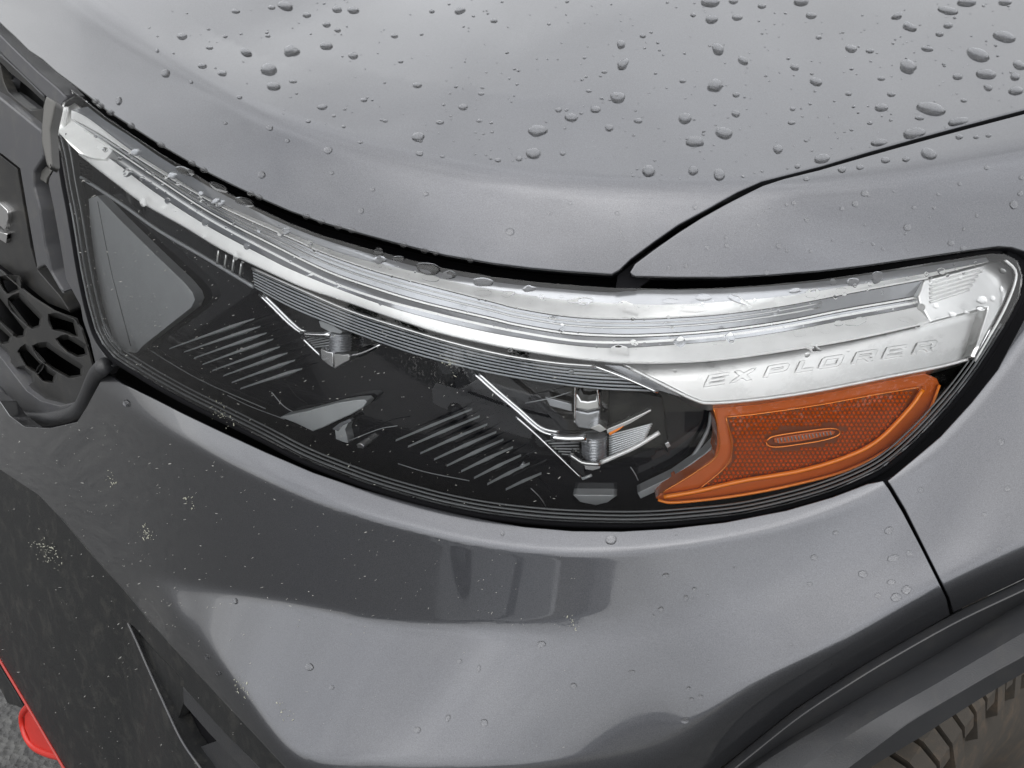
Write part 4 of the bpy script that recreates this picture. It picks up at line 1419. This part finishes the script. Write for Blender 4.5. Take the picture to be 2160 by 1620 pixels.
HOODD = [(602, 13, 17, 8, 10), (497, 24, 9, 4, 0), (573, 16, 8, 4, 0), (647, 32, 9, 5, 0), (711, 20, 11, 6, 0), (745, 22, 13, 6, 0), (689, 52, 9, 5, 0), (712, 64, 7, 4, 0), (911, 24, 6, 4, 0), (970, 23, 12, 6, -15),
         (1042, 44, 8, 4, 0), (384, 77, 11, 6, 0), (519, 111, 13, 7, 15), (614, 108, 15, 11, 0, .22), (567, 147, 18, 11, 0), (577, 182, 15, 8, 0), (688, 97, 14, 7, 0), (745, 118, 11, 6, 0), (832, 76, 8, 4, 0), (442, 101, 8, 3, 0),
         (427, 139, 10, 5, 0), (469, 155, 10, 5, 0), (349, 155, 9, 9, -40), (618, 172, 8, 3, 0), (680, 226, 11, 5, -8), (768, 211, 7, 4, 0), (880, 180, 10, 5, 0), (977, 226, 10, 6, 0), (882, 289, 14, 9, -10), (928, 258, 9, 4, 0),
         (650, 256, 6, 3, 0), (692, 317, 9, 8, 0), (569, 270, 7, 6, 0), (552, 369, 8, 8, 0), (885, 324, 8, 5, 0), (1050, 338, 7, 4, 0), (251, 213, 6, 9, 15), (403, 173, 4, 4, 0), (332, 107, 4, 4, 0), (606, 297, 5, 4, 0),
         (786, 400, 5, 4, 0), (762, 445, 6, 6, 0), (898, 409, 6, 5, 0), (1015, 198, 6, 3, 0), (1011, 255, 6, 3, 0), (725, 267, 4, 3, 0), (565, 76, 6, 3, 0), (475, 77, 5, 3, 0), (440, 62, 4, 2, 0),
         (1498, 5, 20, 9, 0), (1547, 3, 10, 5, 0), (1501, 41, 14, 8, 0), (1607, 13, 9, 5, 0), (1690, 4, 16, 8, 0), (1711, 33, 12, 6, 0), (1555, 37, 11, 6, 0), (1462, 32, 6, 4, 0), (1514, 104, 14, 10, 35), (1567, 128, 12, 7, 30),
         (1310, 94, 10, 8, -25, .15), (1314, 136, 14, 9, -25, .15), (1356, 76, 7, 4, 0), (1275, 152, 6, 3, 0), (1303, 206, 16, 11, -8, .1), (1242, 192, 6, 3, 0), (1205, 248, 14, 8, 0), (1256, 231, 11, 7, 0), (1178, 232, 7, 5, 0),
         (1285, 270, 9, 7, 0), (1134, 276, 22, 10, -5, .1), (1125, 324, 16, 11, 0), (1095, 335, 7, 5, 0), (1187, 324, 6, 4, 0), (1445, 250, 14, 11, 0), (1346, 255, 9, 5, 0), (1508, 181, 19, 10, -25, .22), (1440, 171, 7, 4, 0),
         (1553, 200, 8, 5, 0), (1552, 240, 9, 7, 20), (1527, 281, 19, 11, 15), (1466, 299, 18, 11, 10, .22), (1368, 361, 14, 12, 0), (1462, 360, 10, 10, 0), (1517, 369, 13, 11, 40), (1641, 315, 10, 9, 20), (1734, 335, 17, 9, -5),
         (1682, 351, 6, 5, 0), (1676, 142, 10, 6, 20), (1721, 173, 14, 7, 15), (1795, 103, 13, 7, 10), (1835, 108, 9, 4, 0), (1727, 79, 7, 4, 0), (1915, 141, 20, 12, 20, .12), (1918, 57, 14, 8, 20, .15), (1893, 34, 12, 6, -25, .2),
         (2000, 23, 21, 6, 10), (2063, 116, 25, 12, 20), (2118, 78, 25, 9, 12), (2080, 157, 22, 9, 8), (2039, 5, 20, 8, 0), (2120, 5, 14, 6, 0), (1964, 230, 33, 11, 12), (1859, 227, 14, 8, 0), (1880, 199, 9, 5, 0), (1859, 166, 8, 4, 0),
         (1956, 103, 13, 5, 8), (2000, 54, 10, 6, 0), (1982, 72, 9, 5, 0), (2020, 162, 11, 6, 0), (2143, 192, 16, 8, 0), (2141, 162, 10, 8, 0), (2150, 138, 14, 8, 20), (2033, 212, 7, 4, 0), (2084, 185, 10, 6, 20), (1928, 282, 25, 10, -8),
         (2021, 257, 22, 7, -10), (1854, 301, 18, 6, -8), (1940, 249, 10, 4, 0), (1672, 230, 6, 4, 0), (1670, 259, 8, 4, 0), (1835, 260, 6, 3, 0), (1790, 198, 7, 4, 0),
         (1076, 489, 9, 8, 0), (1302, 450, 5, 4, 0), (1203, 429, 4, 4, 0), (1158, 450, 4, 4, 0), (1309, 489, 4, 4, 0), (1466, 437, 5, 5, 0),
         (475, 260, 5, 3, 0), (505, 205, 6, 4, 0), (760, 300, 5, 3, 0), (812, 255, 6, 3, 0), (845, 130, 6, 3, 0), (933, 330, 5, 3, 0), (700, 365, 5, 4, 0)]
HANG = [(202, 213), (212, 222), (233, 236), (277, 264), (340, 305), (405, 343), (430, 358), (529, 408), (546, 415), (646, 456), (677, 466), (713, 478), (742, 485), (851, 516), (895, 528), (918, 532), (991, 547)]
FENDD = [(1959, 325, 17, 11, 20), (1868, 338, 10, 6, 0), (1776, 358, 9, 6, 0), (1814, 353, 8, 5, 0), (1911, 336, 8, 5, 0), (1701, 378, 6, 4, 0), (2023, 289, 8, 5, 0), (2059, 289, 6, 4, 0), (2085, 286, 6, 4, 0), (1824, 408, 8, 7, 0),
         (1804, 430, 7, 7, 0), (1776, 440, 5, 5, 0), (1674, 428, 5, 5, 0), (1701, 464, 5, 5, 0), (1914, 480, 8, 8, 0), (1492, 522, 5, 5, 0), (1533, 518, 5, 5, 0), (1642, 519, 6, 6, 0), (1660, 529, 4, 4, 0), (1710, 530, 4, 4, 0),
         (1411, 564, 5, 5, 0), (1447, 561, 5, 5, 0), (2138, 432, 9, 9, 0), (2152, 408, 6, 6, 0), (2154, 375, 5, 5, 0), (2081, 354, 5, 5, 0), (2006, 513, 7, 6, 0), (2032, 524, 7, 5, 0), (1928, 438, 5, 4, 0), (1970, 438, 4, 4, 0),
         (1500, 577, 4, 5, 0), (1617, 575, 6, 6, 0), (1600, 475, 4, 4, 0), (2024, 388, 4, 4, 0), (2060, 455, 4, 4, 0)]
BUMPD = [(2112, 932, 7, 7, 0), (1942, 1034, 6, 6, 0), (2125, 1031, 7, 6, 0), (2076, 1086, 6, 5, 0), (2107, 1159, 6, 6, 0), (1875, 1119, 10, 8, -15), (1763, 1124, 7, 5, 0), (1717, 1176, 8, 6, 0), (1820, 1211, 10, 8, 0), (1884, 1177, 13, 7, -15),
         (1918, 1167, 7, 6, 0), (1880, 1228, 9, 6, 0), (1890, 1260, 12, 9, 0), (1912, 1244, 11, 9, -30), (1852, 1256, 7, 6, 0), (1708, 1232, 6, 5, 0), (1405, 1214, 8, 5, 0), (1465, 1244, 5, 6, 0), (1447, 1262, 5, 7, 0), (1394, 1286, 6, 7, 0),
         (1142, 1359, 10, 7, 0), (1445, 1520, 9, 6, 0), (1289, 1139, 12, 10, 0), (1333, 1417, 7, 4, 0), (1210, 1447, 7, 7, 0), (1060, 1125, 4, 6, 0), (268, 851, 8, 8, 30), (653, 1407, 9, 8, 0), (1021, 1525, 9, 8, 0), (970, 1395, 5, 5, 0),
         (880, 1540, 8, 7, 0), (1010, 1410, 4, 8, 10), (945, 1515, 5, 8, 20), (497, 1268, 5, 7, 0), (438, 1385, 5, 7, 0), (461, 1420, 6, 5, 0), (1453, 1453, 5, 5, 0), (1478, 1470, 5, 5, 0), (1459, 1475, 5, 4, 0), (700, 1450, 5, 5, 0)]
LENSD = [(600, 489, 14, 8, -20, .15), (653, 512, 8, 5, 0), (799, 532, 11, 11, 0), (801, 548, 13, 9, 0, .15), (840, 546, 14, 6, 0), (903, 567, 26, 13, 8), (947, 580, 16, 9, 0), (908, 587, 20, 7, 5), (1019, 595, 24, 9, 5, .12), (1019, 618, 20, 6, 0),
         (288, 321, 11, 8, 0), (391, 361, 20, 9, 25, .1), (366, 370, 11, 8, 0), (462, 395, 20, 8, 25), (516, 426, 22, 9, 15), (425, 408, 6, 5, 0), (456, 424, 10, 6, -20), (464, 431, 9, 5, -20), (223, 314, 7, 7, 0), (270, 364, 11, 8, 0, .2),
         (303, 426, 7, 10, 0), (433, 470, 7, 8, 0), (354, 424, 6, 7, 0), (521, 520, 7, 7, 0), (498, 540, 6, 9, 10), (1116, 609, 14, 7, -10, .15), (1142, 627, 6, 6, 0), (1323, 650, 22, 14, 10, .22), (1227, 635, 26, 8, 5, .2), (1113, 635, 12, 6, 0),
         (1071, 620, 14, 7, 0, .15), (1364, 652, 6, 5, 0), (1463, 651, 28, 9, 5, .2), (1484, 627, 18, 8, 0), (1414, 635, 18, 6, 0), (1164, 674, 10, 7, 0), (1307, 739, 20, 12, 0, .15), (1434, 721, 14, 10, 0, .2), (1205, 783, 7, 6, 0),
         (1336, 722, 7, 6, 0), (1077, 738, 6, 5, 0), (1558, 633, 26, 7, 28, .25), (1644, 633, 12, 8, 0), (1676, 613, 12, 6, -10), (1714, 619, 16, 10, -10), (1775, 614, 14, 7, 0), (1799, 595, 14, 9, 0), (1850, 585, 15, 11, -40, .1), (1757, 595, 7, 7, 0),
         (1986, 572, 10, 7, 10), (1954, 578, 5, 5, 0), (1914, 587, 5, 4, 0), (1806, 679, 20, 9, -10, .22), (1769, 682, 10, 6, 0), (1686, 703, 14, 8, 0, .12), (1714, 734, 16, 8, 20, .2), (1943, 648, 9, 8, 0), (1974, 645, 6, 6, 0), (2009, 663, 8, 6, 0),
         (1845, 688, 12, 6, 0), (1916, 676, 20, 7, 20, .25), (2071, 633, 12, 8, 0, .1), (2094, 630, 6, 6, 0), (1540, 712, 10, 12, 0, .15), (1616, 718, 12, 6, 0), (1741, 697, 12, 7, 0), (2068, 651, 10, 6, 0), (2115, 572, 7, 5, 20), (2112, 610, 4, 7, 0)]
SETS = [('hood', HOODD, HD, 'raindrops beaded on the hood'), ('fender', FENDD, FD, 'raindrops on the fender'),
        ('bumper', BUMPD, BD, 'raindrops on the bumper'), ('headlight', LENSD, LD, 'raindrops on the headlight lens')]
REF = {(577, 165, 'hood'): 'the largest left hood drop', (602, 13, 'hood'): 'the wide drop at hood top', (1964, 230, 'hood'): 'the longest drop by the seam',
       (1508, 181, 'hood'): 'the wing shaped hood drop', (1466, 299, 'hood'): 'the heart shaped hood drop', (1134, 276, 'hood'): 'the loaf shaped hood drop',
       (2063, 116, 'hood'): 'the big slanted drop, upper right', (1303, 206, 'hood'): 'the lone pointed hood drop',
       (1959, 325, 'fender'): 'the biggest drop on the fender', (1340, 575, 'fender'): 'the front corner of the fender', (2150, 530, 'fender'): 'the outer headlight tip',
       (268, 851, 'bumper'): 'the inner bumper ledge tip', (1289, 1139, 'bumper'): 'the bumper ledge drop', (1890, 1260, 'bumper'): 'the largest bumper seam drop',
       (1142, 1359, 'bumper'): 'the dark rimmed drop in mid bumper', (2100, 1030, 'bumper'): 'the fender part beside the lamp', (310, 1215, 'bumper'): 'the bumper hollow tip',
       (1323, 647, 'headlight'): 'the hooked strip drop', (288, 321, 'headlight'): 'the round inner lamp drop', (600, 489, 'headlight'): 'the dark rimmed strip drop',
       (903, 567, 'headlight'): 'the wide flat lens drop', (1850, 585, 'headlight'): 'the tilted lens top drop', (1558, 633, 'headlight'): 'the squiggle lens drop',
       (1730, 740, 'headlight'): 'the embossed lamp name', (2100, 600, 'headlight'): 'the lamp outer tip'}
TODO = []
cnt = 0
for pname, lst, P_, grp in SETS:
    for q in lst:
        u, v, a, b, rot = q[:5]
        irr = q[5] if len(q) > 5 else 0.05
        cnt += 1
        seed = int(u * 31 + v)
        V, f, N = drop_data(P_, u, v, a, b, rot, irr, seed)
        c0 = V[-1].copy()
        me = raw_mesh('raindrop', [p - c0 for p in V], f, M_WATER, True)
        o = link('raindrop', me, M_WATER)
        o.location = c0
        o['category'] = 'raindrop'
        o['group'] = grp
        key = [k for k in NAMED if abs(k[0] - u) < 4 and abs(k[1] - v) < 5]
        where = {'hood': 'grey hood', 'fender': 'fender above the headlight', 'bumper': 'painted bumper corner', 'headlight': 'headlight lens'}[pname]
        if key:
            o['label'] = NAMED[key[0]]
        else:
            k0 = min((k for k in REF if k[2] == pname), key=lambda k: math.hypot(k[0] - u, k[1] - v))
            dx, dy = u - k0[0], v - k0[1]
            dirn = ('above' if dy < 0 else 'below') if abs(dy) > 2 * abs(dx) else ('left of' if dx < 0 else 'right of') if abs(dx) > 2 * abs(dy) else \
                ('above and left of' if dx < 0 else 'above and right of') if dy < 0 else ('below and left of' if dx < 0 else 'below and right of')
            size = 'medium' if a >= 10 else 'small' if a >= 6.5 else 'tiny'
            shp = 'uneven' if irr > 0.07 else 'round' if b > 0.78 * a else 'oval' if b > 0.5 * a else 'flat'
            TODO.append((math.hypot(dx, dy), o, '%s %s raindrop %s %s' % (size, shp, dirn, REF[k0])))
ORD = ['nearest', 'second nearest', 'third nearest', 'fourth nearest', 'fifth nearest', 'sixth nearest', 'seventh nearest', 'eighth nearest', 'ninth nearest', 'tenth nearest']
seen_ = {}
for d_, o, lab in sorted(TODO, key=lambda q: q[0]):
    seen_.setdefault(lab, []).append(o)
for lab, os_ in seen_.items():
    for q, o in enumerate(os_):
        o['label'] = lab if len(os_) == 1 else ORD[min(q, 9)] + ' ' + lab
for (u, v) in HANG:
    V, f, N = drop_data(upper_fast, u, v + 1, 8, 6, 25, 0.08, u)
    c0 = V[-1].copy()
    o = link('raindrop', raw_mesh('raindrop', [p - c0 for p in V], f, M_WATER, True), M_WATER)
    o.location = c0
    o['category'] = 'raindrop'
    o['group'] = 'raindrops hanging from the hood edge'
    o['label'] = 'raindrop hanging from the hood edge, %s from the left' % ['first', 'second', 'third', 'fourth', 'fifth', 'sixth', 'seventh', 'eighth', 'ninth', 'tenth', 'eleventh', 'twelfth', 'thirteenth', 'fourteenth', 'fifteenth', 'sixteenth', 'seventeenth'][HANG.index((u, v))]

# fine spray between the larger drops
parts = []
dr = random.Random(11)


def crease_v(u):
    return float(crv(CREASE, [u])[0])


pts_ = []
while len(pts_) < 420:
    u, v = dr.uniform(290, 2150), dr.uniform(0, 395)
    if v > crease_v(u) - 6 or v > 380 or (u > 1560 and v > 372 - (u - 1605) * 0.255):
        continue
    if dr.random() > 0.35 + 0.65 * (u / 2160):
        continue
    a = 1.6 + 3.0 * dr.random()**2.5
    pts_.append((u, v, a, a * 0.6, dr.uniform(-20, 20)))
for q in pts_:
    parts.append(drop_data(upper_fast, *q, 0.05, int(q[0]), n=8, small=True))
for _ in range(40):
    u, v = dr.uniform(1420, 2150), dr.uniform(395, 530)
    if v < 590 - (u - 1340) * 0.55 or v > 545 - max(0, u - 1900) * 0.12:
        continue
    a = 1.6 + 2.2 * dr.random()**2
    parts.append(drop_data(upper_fast, u, v, a, a, 0, 0.05, int(u), n=8, small=True))
for _ in range(280):
    u = dr.uniform(200, 2080)
    lo_v, hi_v = float(crv(K0, [u])[0]), float(crv(K5, [u])[0]) + (30 if u > 1400 else 5)
    v = dr.uniform(lo_v - 10, hi_v) if dr.random() < 0.6 else lo_v + abs(dr.gauss(0, 14))
    a = 1.8 + 4.2 * dr.random()**2
    parts.append(drop_data(lens_fast, u, v, a, a * dr.uniform(0.6, 1), dr.uniform(-30, 30), 0.12, int(u), n=8, small=True))
for _ in range(60):
    u, v = dr.uniform(1300, 2150), dr.uniform(1100, 1420)
    if v > 1290 - (u - 2010) * 0.6 - 40:
        continue
    a = 1.6 + 2.2 * dr.random()**2
    parts.append(drop_data(lower_body, u, v, a, a * .8, 0, 0.05, int(u), n=8, small=True))
V, f, N = [], [], []
for v_, f_, n_ in parts:
    k = len(V)
    V += list(v_)
    f += [tuple(x + k for x in ff) for ff in f_]
spray = link('fine_raindrops', raw_mesh('fine_raindrops', V, f, M_WATER, True), M_WATER)
spray['kind'] = 'stuff'
spray['label'] = 'fine spray of tiny raindrops over the hood and lamp'

# ------------------------------------------------------------------ dried specks of road dirt and insects


def fleck(P, u, v, L_, W_, ang, r0, lift):
    n = 5
    p = []
    for i in range(n):
        th = 2 * math.pi * i / n
        x, y = L_ * math.cos(th) * r0.uniform(0.6, 1.2), W_ * math.sin(th) * r0.uniform(0.6, 1.2)
        p.append((u + x * math.cos(ang) - y * math.sin(ang), v + x * math.sin(ang) + y * math.cos(ang)))
    uv = np.array(p + [(u, v)])
    B = P(uv)
    N = normals_of(P, uv[-1:])[0]
    B = B + N * lift
    B[-1] += N * 0.0004
    return list(B), [(i, (i + 1) % n, n) for i in range(n)]


fr_ = random.Random(21)
V, f = [], []


def add_fleck(P, u, v, s, lift=0.00012, V=V, f=f, ang=None):
    L_ = s * fr_.uniform(0.8, 2.0)
    b, ff = fleck(P, u, v, L_, max(0.5, s * fr_.uniform(0.25, 0.6)), fr_.gauss(-0.45, 0.5) if ang is None else ang, fr_, lift)
    k = len(V)
    V += b
    f += [tuple(x + k for x in q) for q in ff]


n_ = 0
bp = np.array(BUMP, float)
fp = np.array(FAS, float)
lp_ = np.array(LENS_OUT, float)
while n_ < 240:
    u, v = fr_.uniform(0, 1250), fr_.uniform(880, 1330)
    if not inside(bp, [(u, v)])[0] or v < crv(DATUM, [u])[0] + 12 or fr_.random() < u / 1500:
        continue
    add_fleck(lower_body, u, v, 1.0 + 1.6 * fr_.random()**3)
    n_ += 1
n_ = 0
while n_ < 80:
    u, v = fr_.uniform(0, 560), fr_.uniform(1040, 1620)
    if not inside(fp, [(u, v)])[0]:
        continue
    add_fleck(fas_s, u, v, 1.0 + 1.6 * fr_.random()**3)
    n_ += 1
n_ = 0
while n_ < 420:
    u, v = fr_.uniform(150, 1350), fr_.uniform(380, 1070)
    if not inside(lp_, [(u, v)])[0] or v < float(crv(K5, [max(170, u)])[0]) + 10 or fr_.random() < (u - 150) / 1300:
        continue
    add_fleck(lens_fast, u, v, 0.9 + 1.7 * fr_.random()**3, 0.0003)
    n_ += 1
n_ = 0
while n_ < 90:
    u, v = fr_.uniform(320, 1200), fr_.uniform(1240, 1600)
    if not inside(bp, [(u, v)])[0]:
        continue
    add_fleck(lower_body, u, v, 0.8 + 1.2 * fr_.random()**3)
    n_ += 1
specks = link('dried_dirt', raw_mesh('dried_dirt', V, f, M_SPECK, False), M_SPECK)
specks['kind'] = 'stuff'
specks['label'] = 'pale dried dirt specks over the bumper, fascia and lens'

SPLATS = [(98, 1162, 34, lower_body, 60, 'dense pale insect splat on the dark fascia side of the bumper'),
          (308, 1124, 18, lower_body, 34, 'small insect splat on the bumper below the left part of the headlight'),
          (396, 1054, 15, lower_body, 18, 'yellowish insect splat on the dark bumper face, nearest the lamp'),
          (236, 1012, 20, lower_body, 16, 'faint insect smear on the bumper below the grille corner'),
          (468, 872, 26, lens_fast, 30, 'tangle of dry grass and insect remains on the lower lens rim'),
          (510, 1450, 26, lower_body, 22, 'insect splat at the edge of the bright bumper hollow'),
          (600, 1502, 18, lower_body, 14, 'thin insect smear low in the bright bumper hollow'),
          (1208, 1312, 16, lower_body, 14, 'yellowish speck cluster in the middle of the bumper'),
          (948, 765, 18, lens_fast, 30, 'pale insect smear across the ribbed silver band of the headlight')]
for (u, v, r, P_, n, lab) in SPLATS:
    V, f = [], []
    for _ in range(n):
        x, y = fr_.gauss(0, 0.36), fr_.gauss(0, 0.5)
        add_fleck(P_, u + r * (x + 0.5 * y), v + r * y, 1.0 + 2.2 * fr_.random()**2.5, 0.0003, V, f, fr_.uniform(0, 3.1))
    o = link('insect_splat', raw_mesh('insect_splat', V, f, M_BUG, False), M_BUG)
    o['label'] = lab
    o['category'] = 'insect splat'
    o['group'] = 'insect splats on the car front'
# ------------------------------------------------------------------ the wood across the lot, behind the photographer
tv, tf = [], []
tr_ = random.Random(3)
for k in range(26000):
    x = tr_.uniform(-60, 60)
    hmax = 6.0 + 1.4 * math.sin(x * 0.31) + 1.2 * math.sin(x * 0.83 + 1) + 0.8 * math.sin(x * 2.1)
    z = GROUND + hmax * tr_.random()**0.8
    y = -30 + tr_.uniform(-2.5, 2.5)
    s = tr_.uniform(0.14, 0.36)
    c = Vector((x, y, z))
    q = Vector((tr_.gauss(0, 1), tr_.gauss(0, 1), tr_.gauss(0, 1))).normalized()
    a = q.orthogonal().normalized() * s
    b = q.cross(a).normalized() * s * 0.7
    n0 = len(tv)
    tv += [c - a - b * 0.3, c + a * 0.2 - b, c + a + b * 0.2, c - a * 0.1 + b]
    tf.append((n0, n0 + 1, n0 + 2, n0 + 3))
M_LEAF = simple('dark_foliage', (0.035, 0.045, 0.025), 0.7, gscale=2)
wood = link('far_wood', raw_mesh('far_wood', tv, tf, M_LEAF, False), M_LEAF)
wood['kind'] = 'stuff'
wood['label'] = 'dark line of trees across the lot, mirrored in the bumper'


# ---- what stands behind the photographer and shows mirrored in lamp and paint
def box_part(name, x0, x1, y0, y1, z0, z1, m, parent, bev=0.02):
    V = [(x, y, z) for z in (z0, z1) for x, y in ((x0, y0), (x1, y0), (x1, y1), (x0, y1))]
    f = [(3, 2, 1, 0), (4, 5, 6, 7), (0, 1, 5, 4), (1, 2, 6, 5), (2, 3, 7, 6), (3, 0, 4, 7)]
    o = link(name, raw_mesh(name, V, f, m), m, parent)
    if bev:
        bm_ = o.modifiers.new('edge', 'BEVEL')
        bm_.width = bev
        bm_.segments = 2
    return o


M_WALL = simple('pale_render_wall', (0.46, 0.44, 0.40), 0.8, gscale=3)
M_ROOF = simple('grey_roof_sheet', (0.30, 0.30, 0.31), 0.6, gscale=3)
M_DOORP = simple('cream_door', (0.62, 0.60, 0.54), 0.5, gscale=3)
M_GLASSD = simple('dark_window_glass', (0.01, 0.012, 0.014), 0.05, 0, 0.6)
M_CARW = simple('white_car_paint', (0.72, 0.73, 0.74), 0.25, 0, 0.8, gscale=3)
bld = bpy.data.objects.new('building', None)
COL.objects.link(bld)
bld.location = (-3, -16, GROUND)
bld['label'] = 'pale low garage building mirrored in the lamp and bumper'
bld['category'] = 'building'
box_part('wall', -8, 8, -6, 0, 0, 3.6, M_WALL, bld)
box_part('roof', -8.4, 8.4, -6.4, 0.4, 3.61, 4.1, M_ROOF, bld)
for k in range(3):
    d_ = box_part('garage_door', -7 + 4.2 * k, -4 + 4.2 * k, 0.003, 0.08, 0, 2.6, M_DOORP, bld)
box_part('window', 5.6, 7.4, 0.003, 0.06, 1.0, 2.3, M_GLASSD, bld)

suv = bpy.data.objects.new('parked_car', None)
COL.objects.link(suv)
suv.location = (-4.6, -7.2, GROUND)
suv.rotation_euler = (0, 0, R_(-28))
suv['label'] = 'white parked car mirrored in the headlight'
suv['category'] = 'car'
side = [(-2.3, .35), (-2.35, .75), (-2.2, 1.0), (-1.35, 1.12), (-0.7, 1.68), (1.3, 1.74), (2.05, 1.25), (2.3, 1.1), (2.35, .45), (2.2, .32)]
V, f = [], []
for yy, sc in ((-0.92, .94), (-0.86, 1.0), (0.86, 1.0), (0.92, .94)):
    V += [(x * (1 if sc == 1 else .985), yy, z if z < 1.1 or sc == 1 else 1.05 + (z - 1.05) * .9) for x, z in side]
n0 = len(side)
for i_ in range(3):
    for k in range(n0):
        f.append((i_ * n0 + k, i_ * n0 + (k + 1) % n0, (i_ + 1) * n0 + (k + 1) % n0, (i_ + 1) * n0 + k))
f += [tuple(reversed(range(n0))), tuple(3 * n0 + k for k in range(n0))]
link('body', raw_mesh('body', V, f, M_CARW), M_CARW, suv)
for sy in (-1, 1):
    for x0, x1, x2, x3 in ((-1.1, 0.15, 0.15, -0.62), (0.25, 1.75, 1.25, 0.25)):
        V = [(x0, sy * .925, 1.12), (x1, sy * .925, 1.12), (x2, sy * .90, 1.58), (x3, sy * .90, 1.58)]
        V += [(x, y - sy * .03, z) for x, y, z in V]
        link('window', raw_mesh('window', V, [(0, 1, 2, 3), (7, 6, 5, 4), (0, 4, 5, 1), (1, 5, 6, 2), (2, 6, 7, 3), (3, 7, 4, 0)], M_GLASSD), M_GLASSD, suv)
    for wx in (-1.4, 1.42):
        p = [(wx, sy * .70, .34), (wx, sy * .94, .34)]
        wv_, wf_ = tube_data(p, 0.34, k=24, ref=(0, 0, 1))
        wo_ = link('wheel', raw_mesh('wheel', wv_, wf_, M_RUBBER), M_RUBBER, suv)
        wv_, wf_ = tube_data([(wx, sy * .90, .34), (wx, sy * .955, .34)], 0.21, k=20, ref=(0, 0, 1))
        link('rim', raw_mesh('rim', wv_, wf_, M_PLATE), M_PLATE, wo_)
for yy in (-.62, .62):
    box_part('headlight', -2.37, -2.28, yy - .2, yy + .2, .78, .95, M_GLASSD, suv)
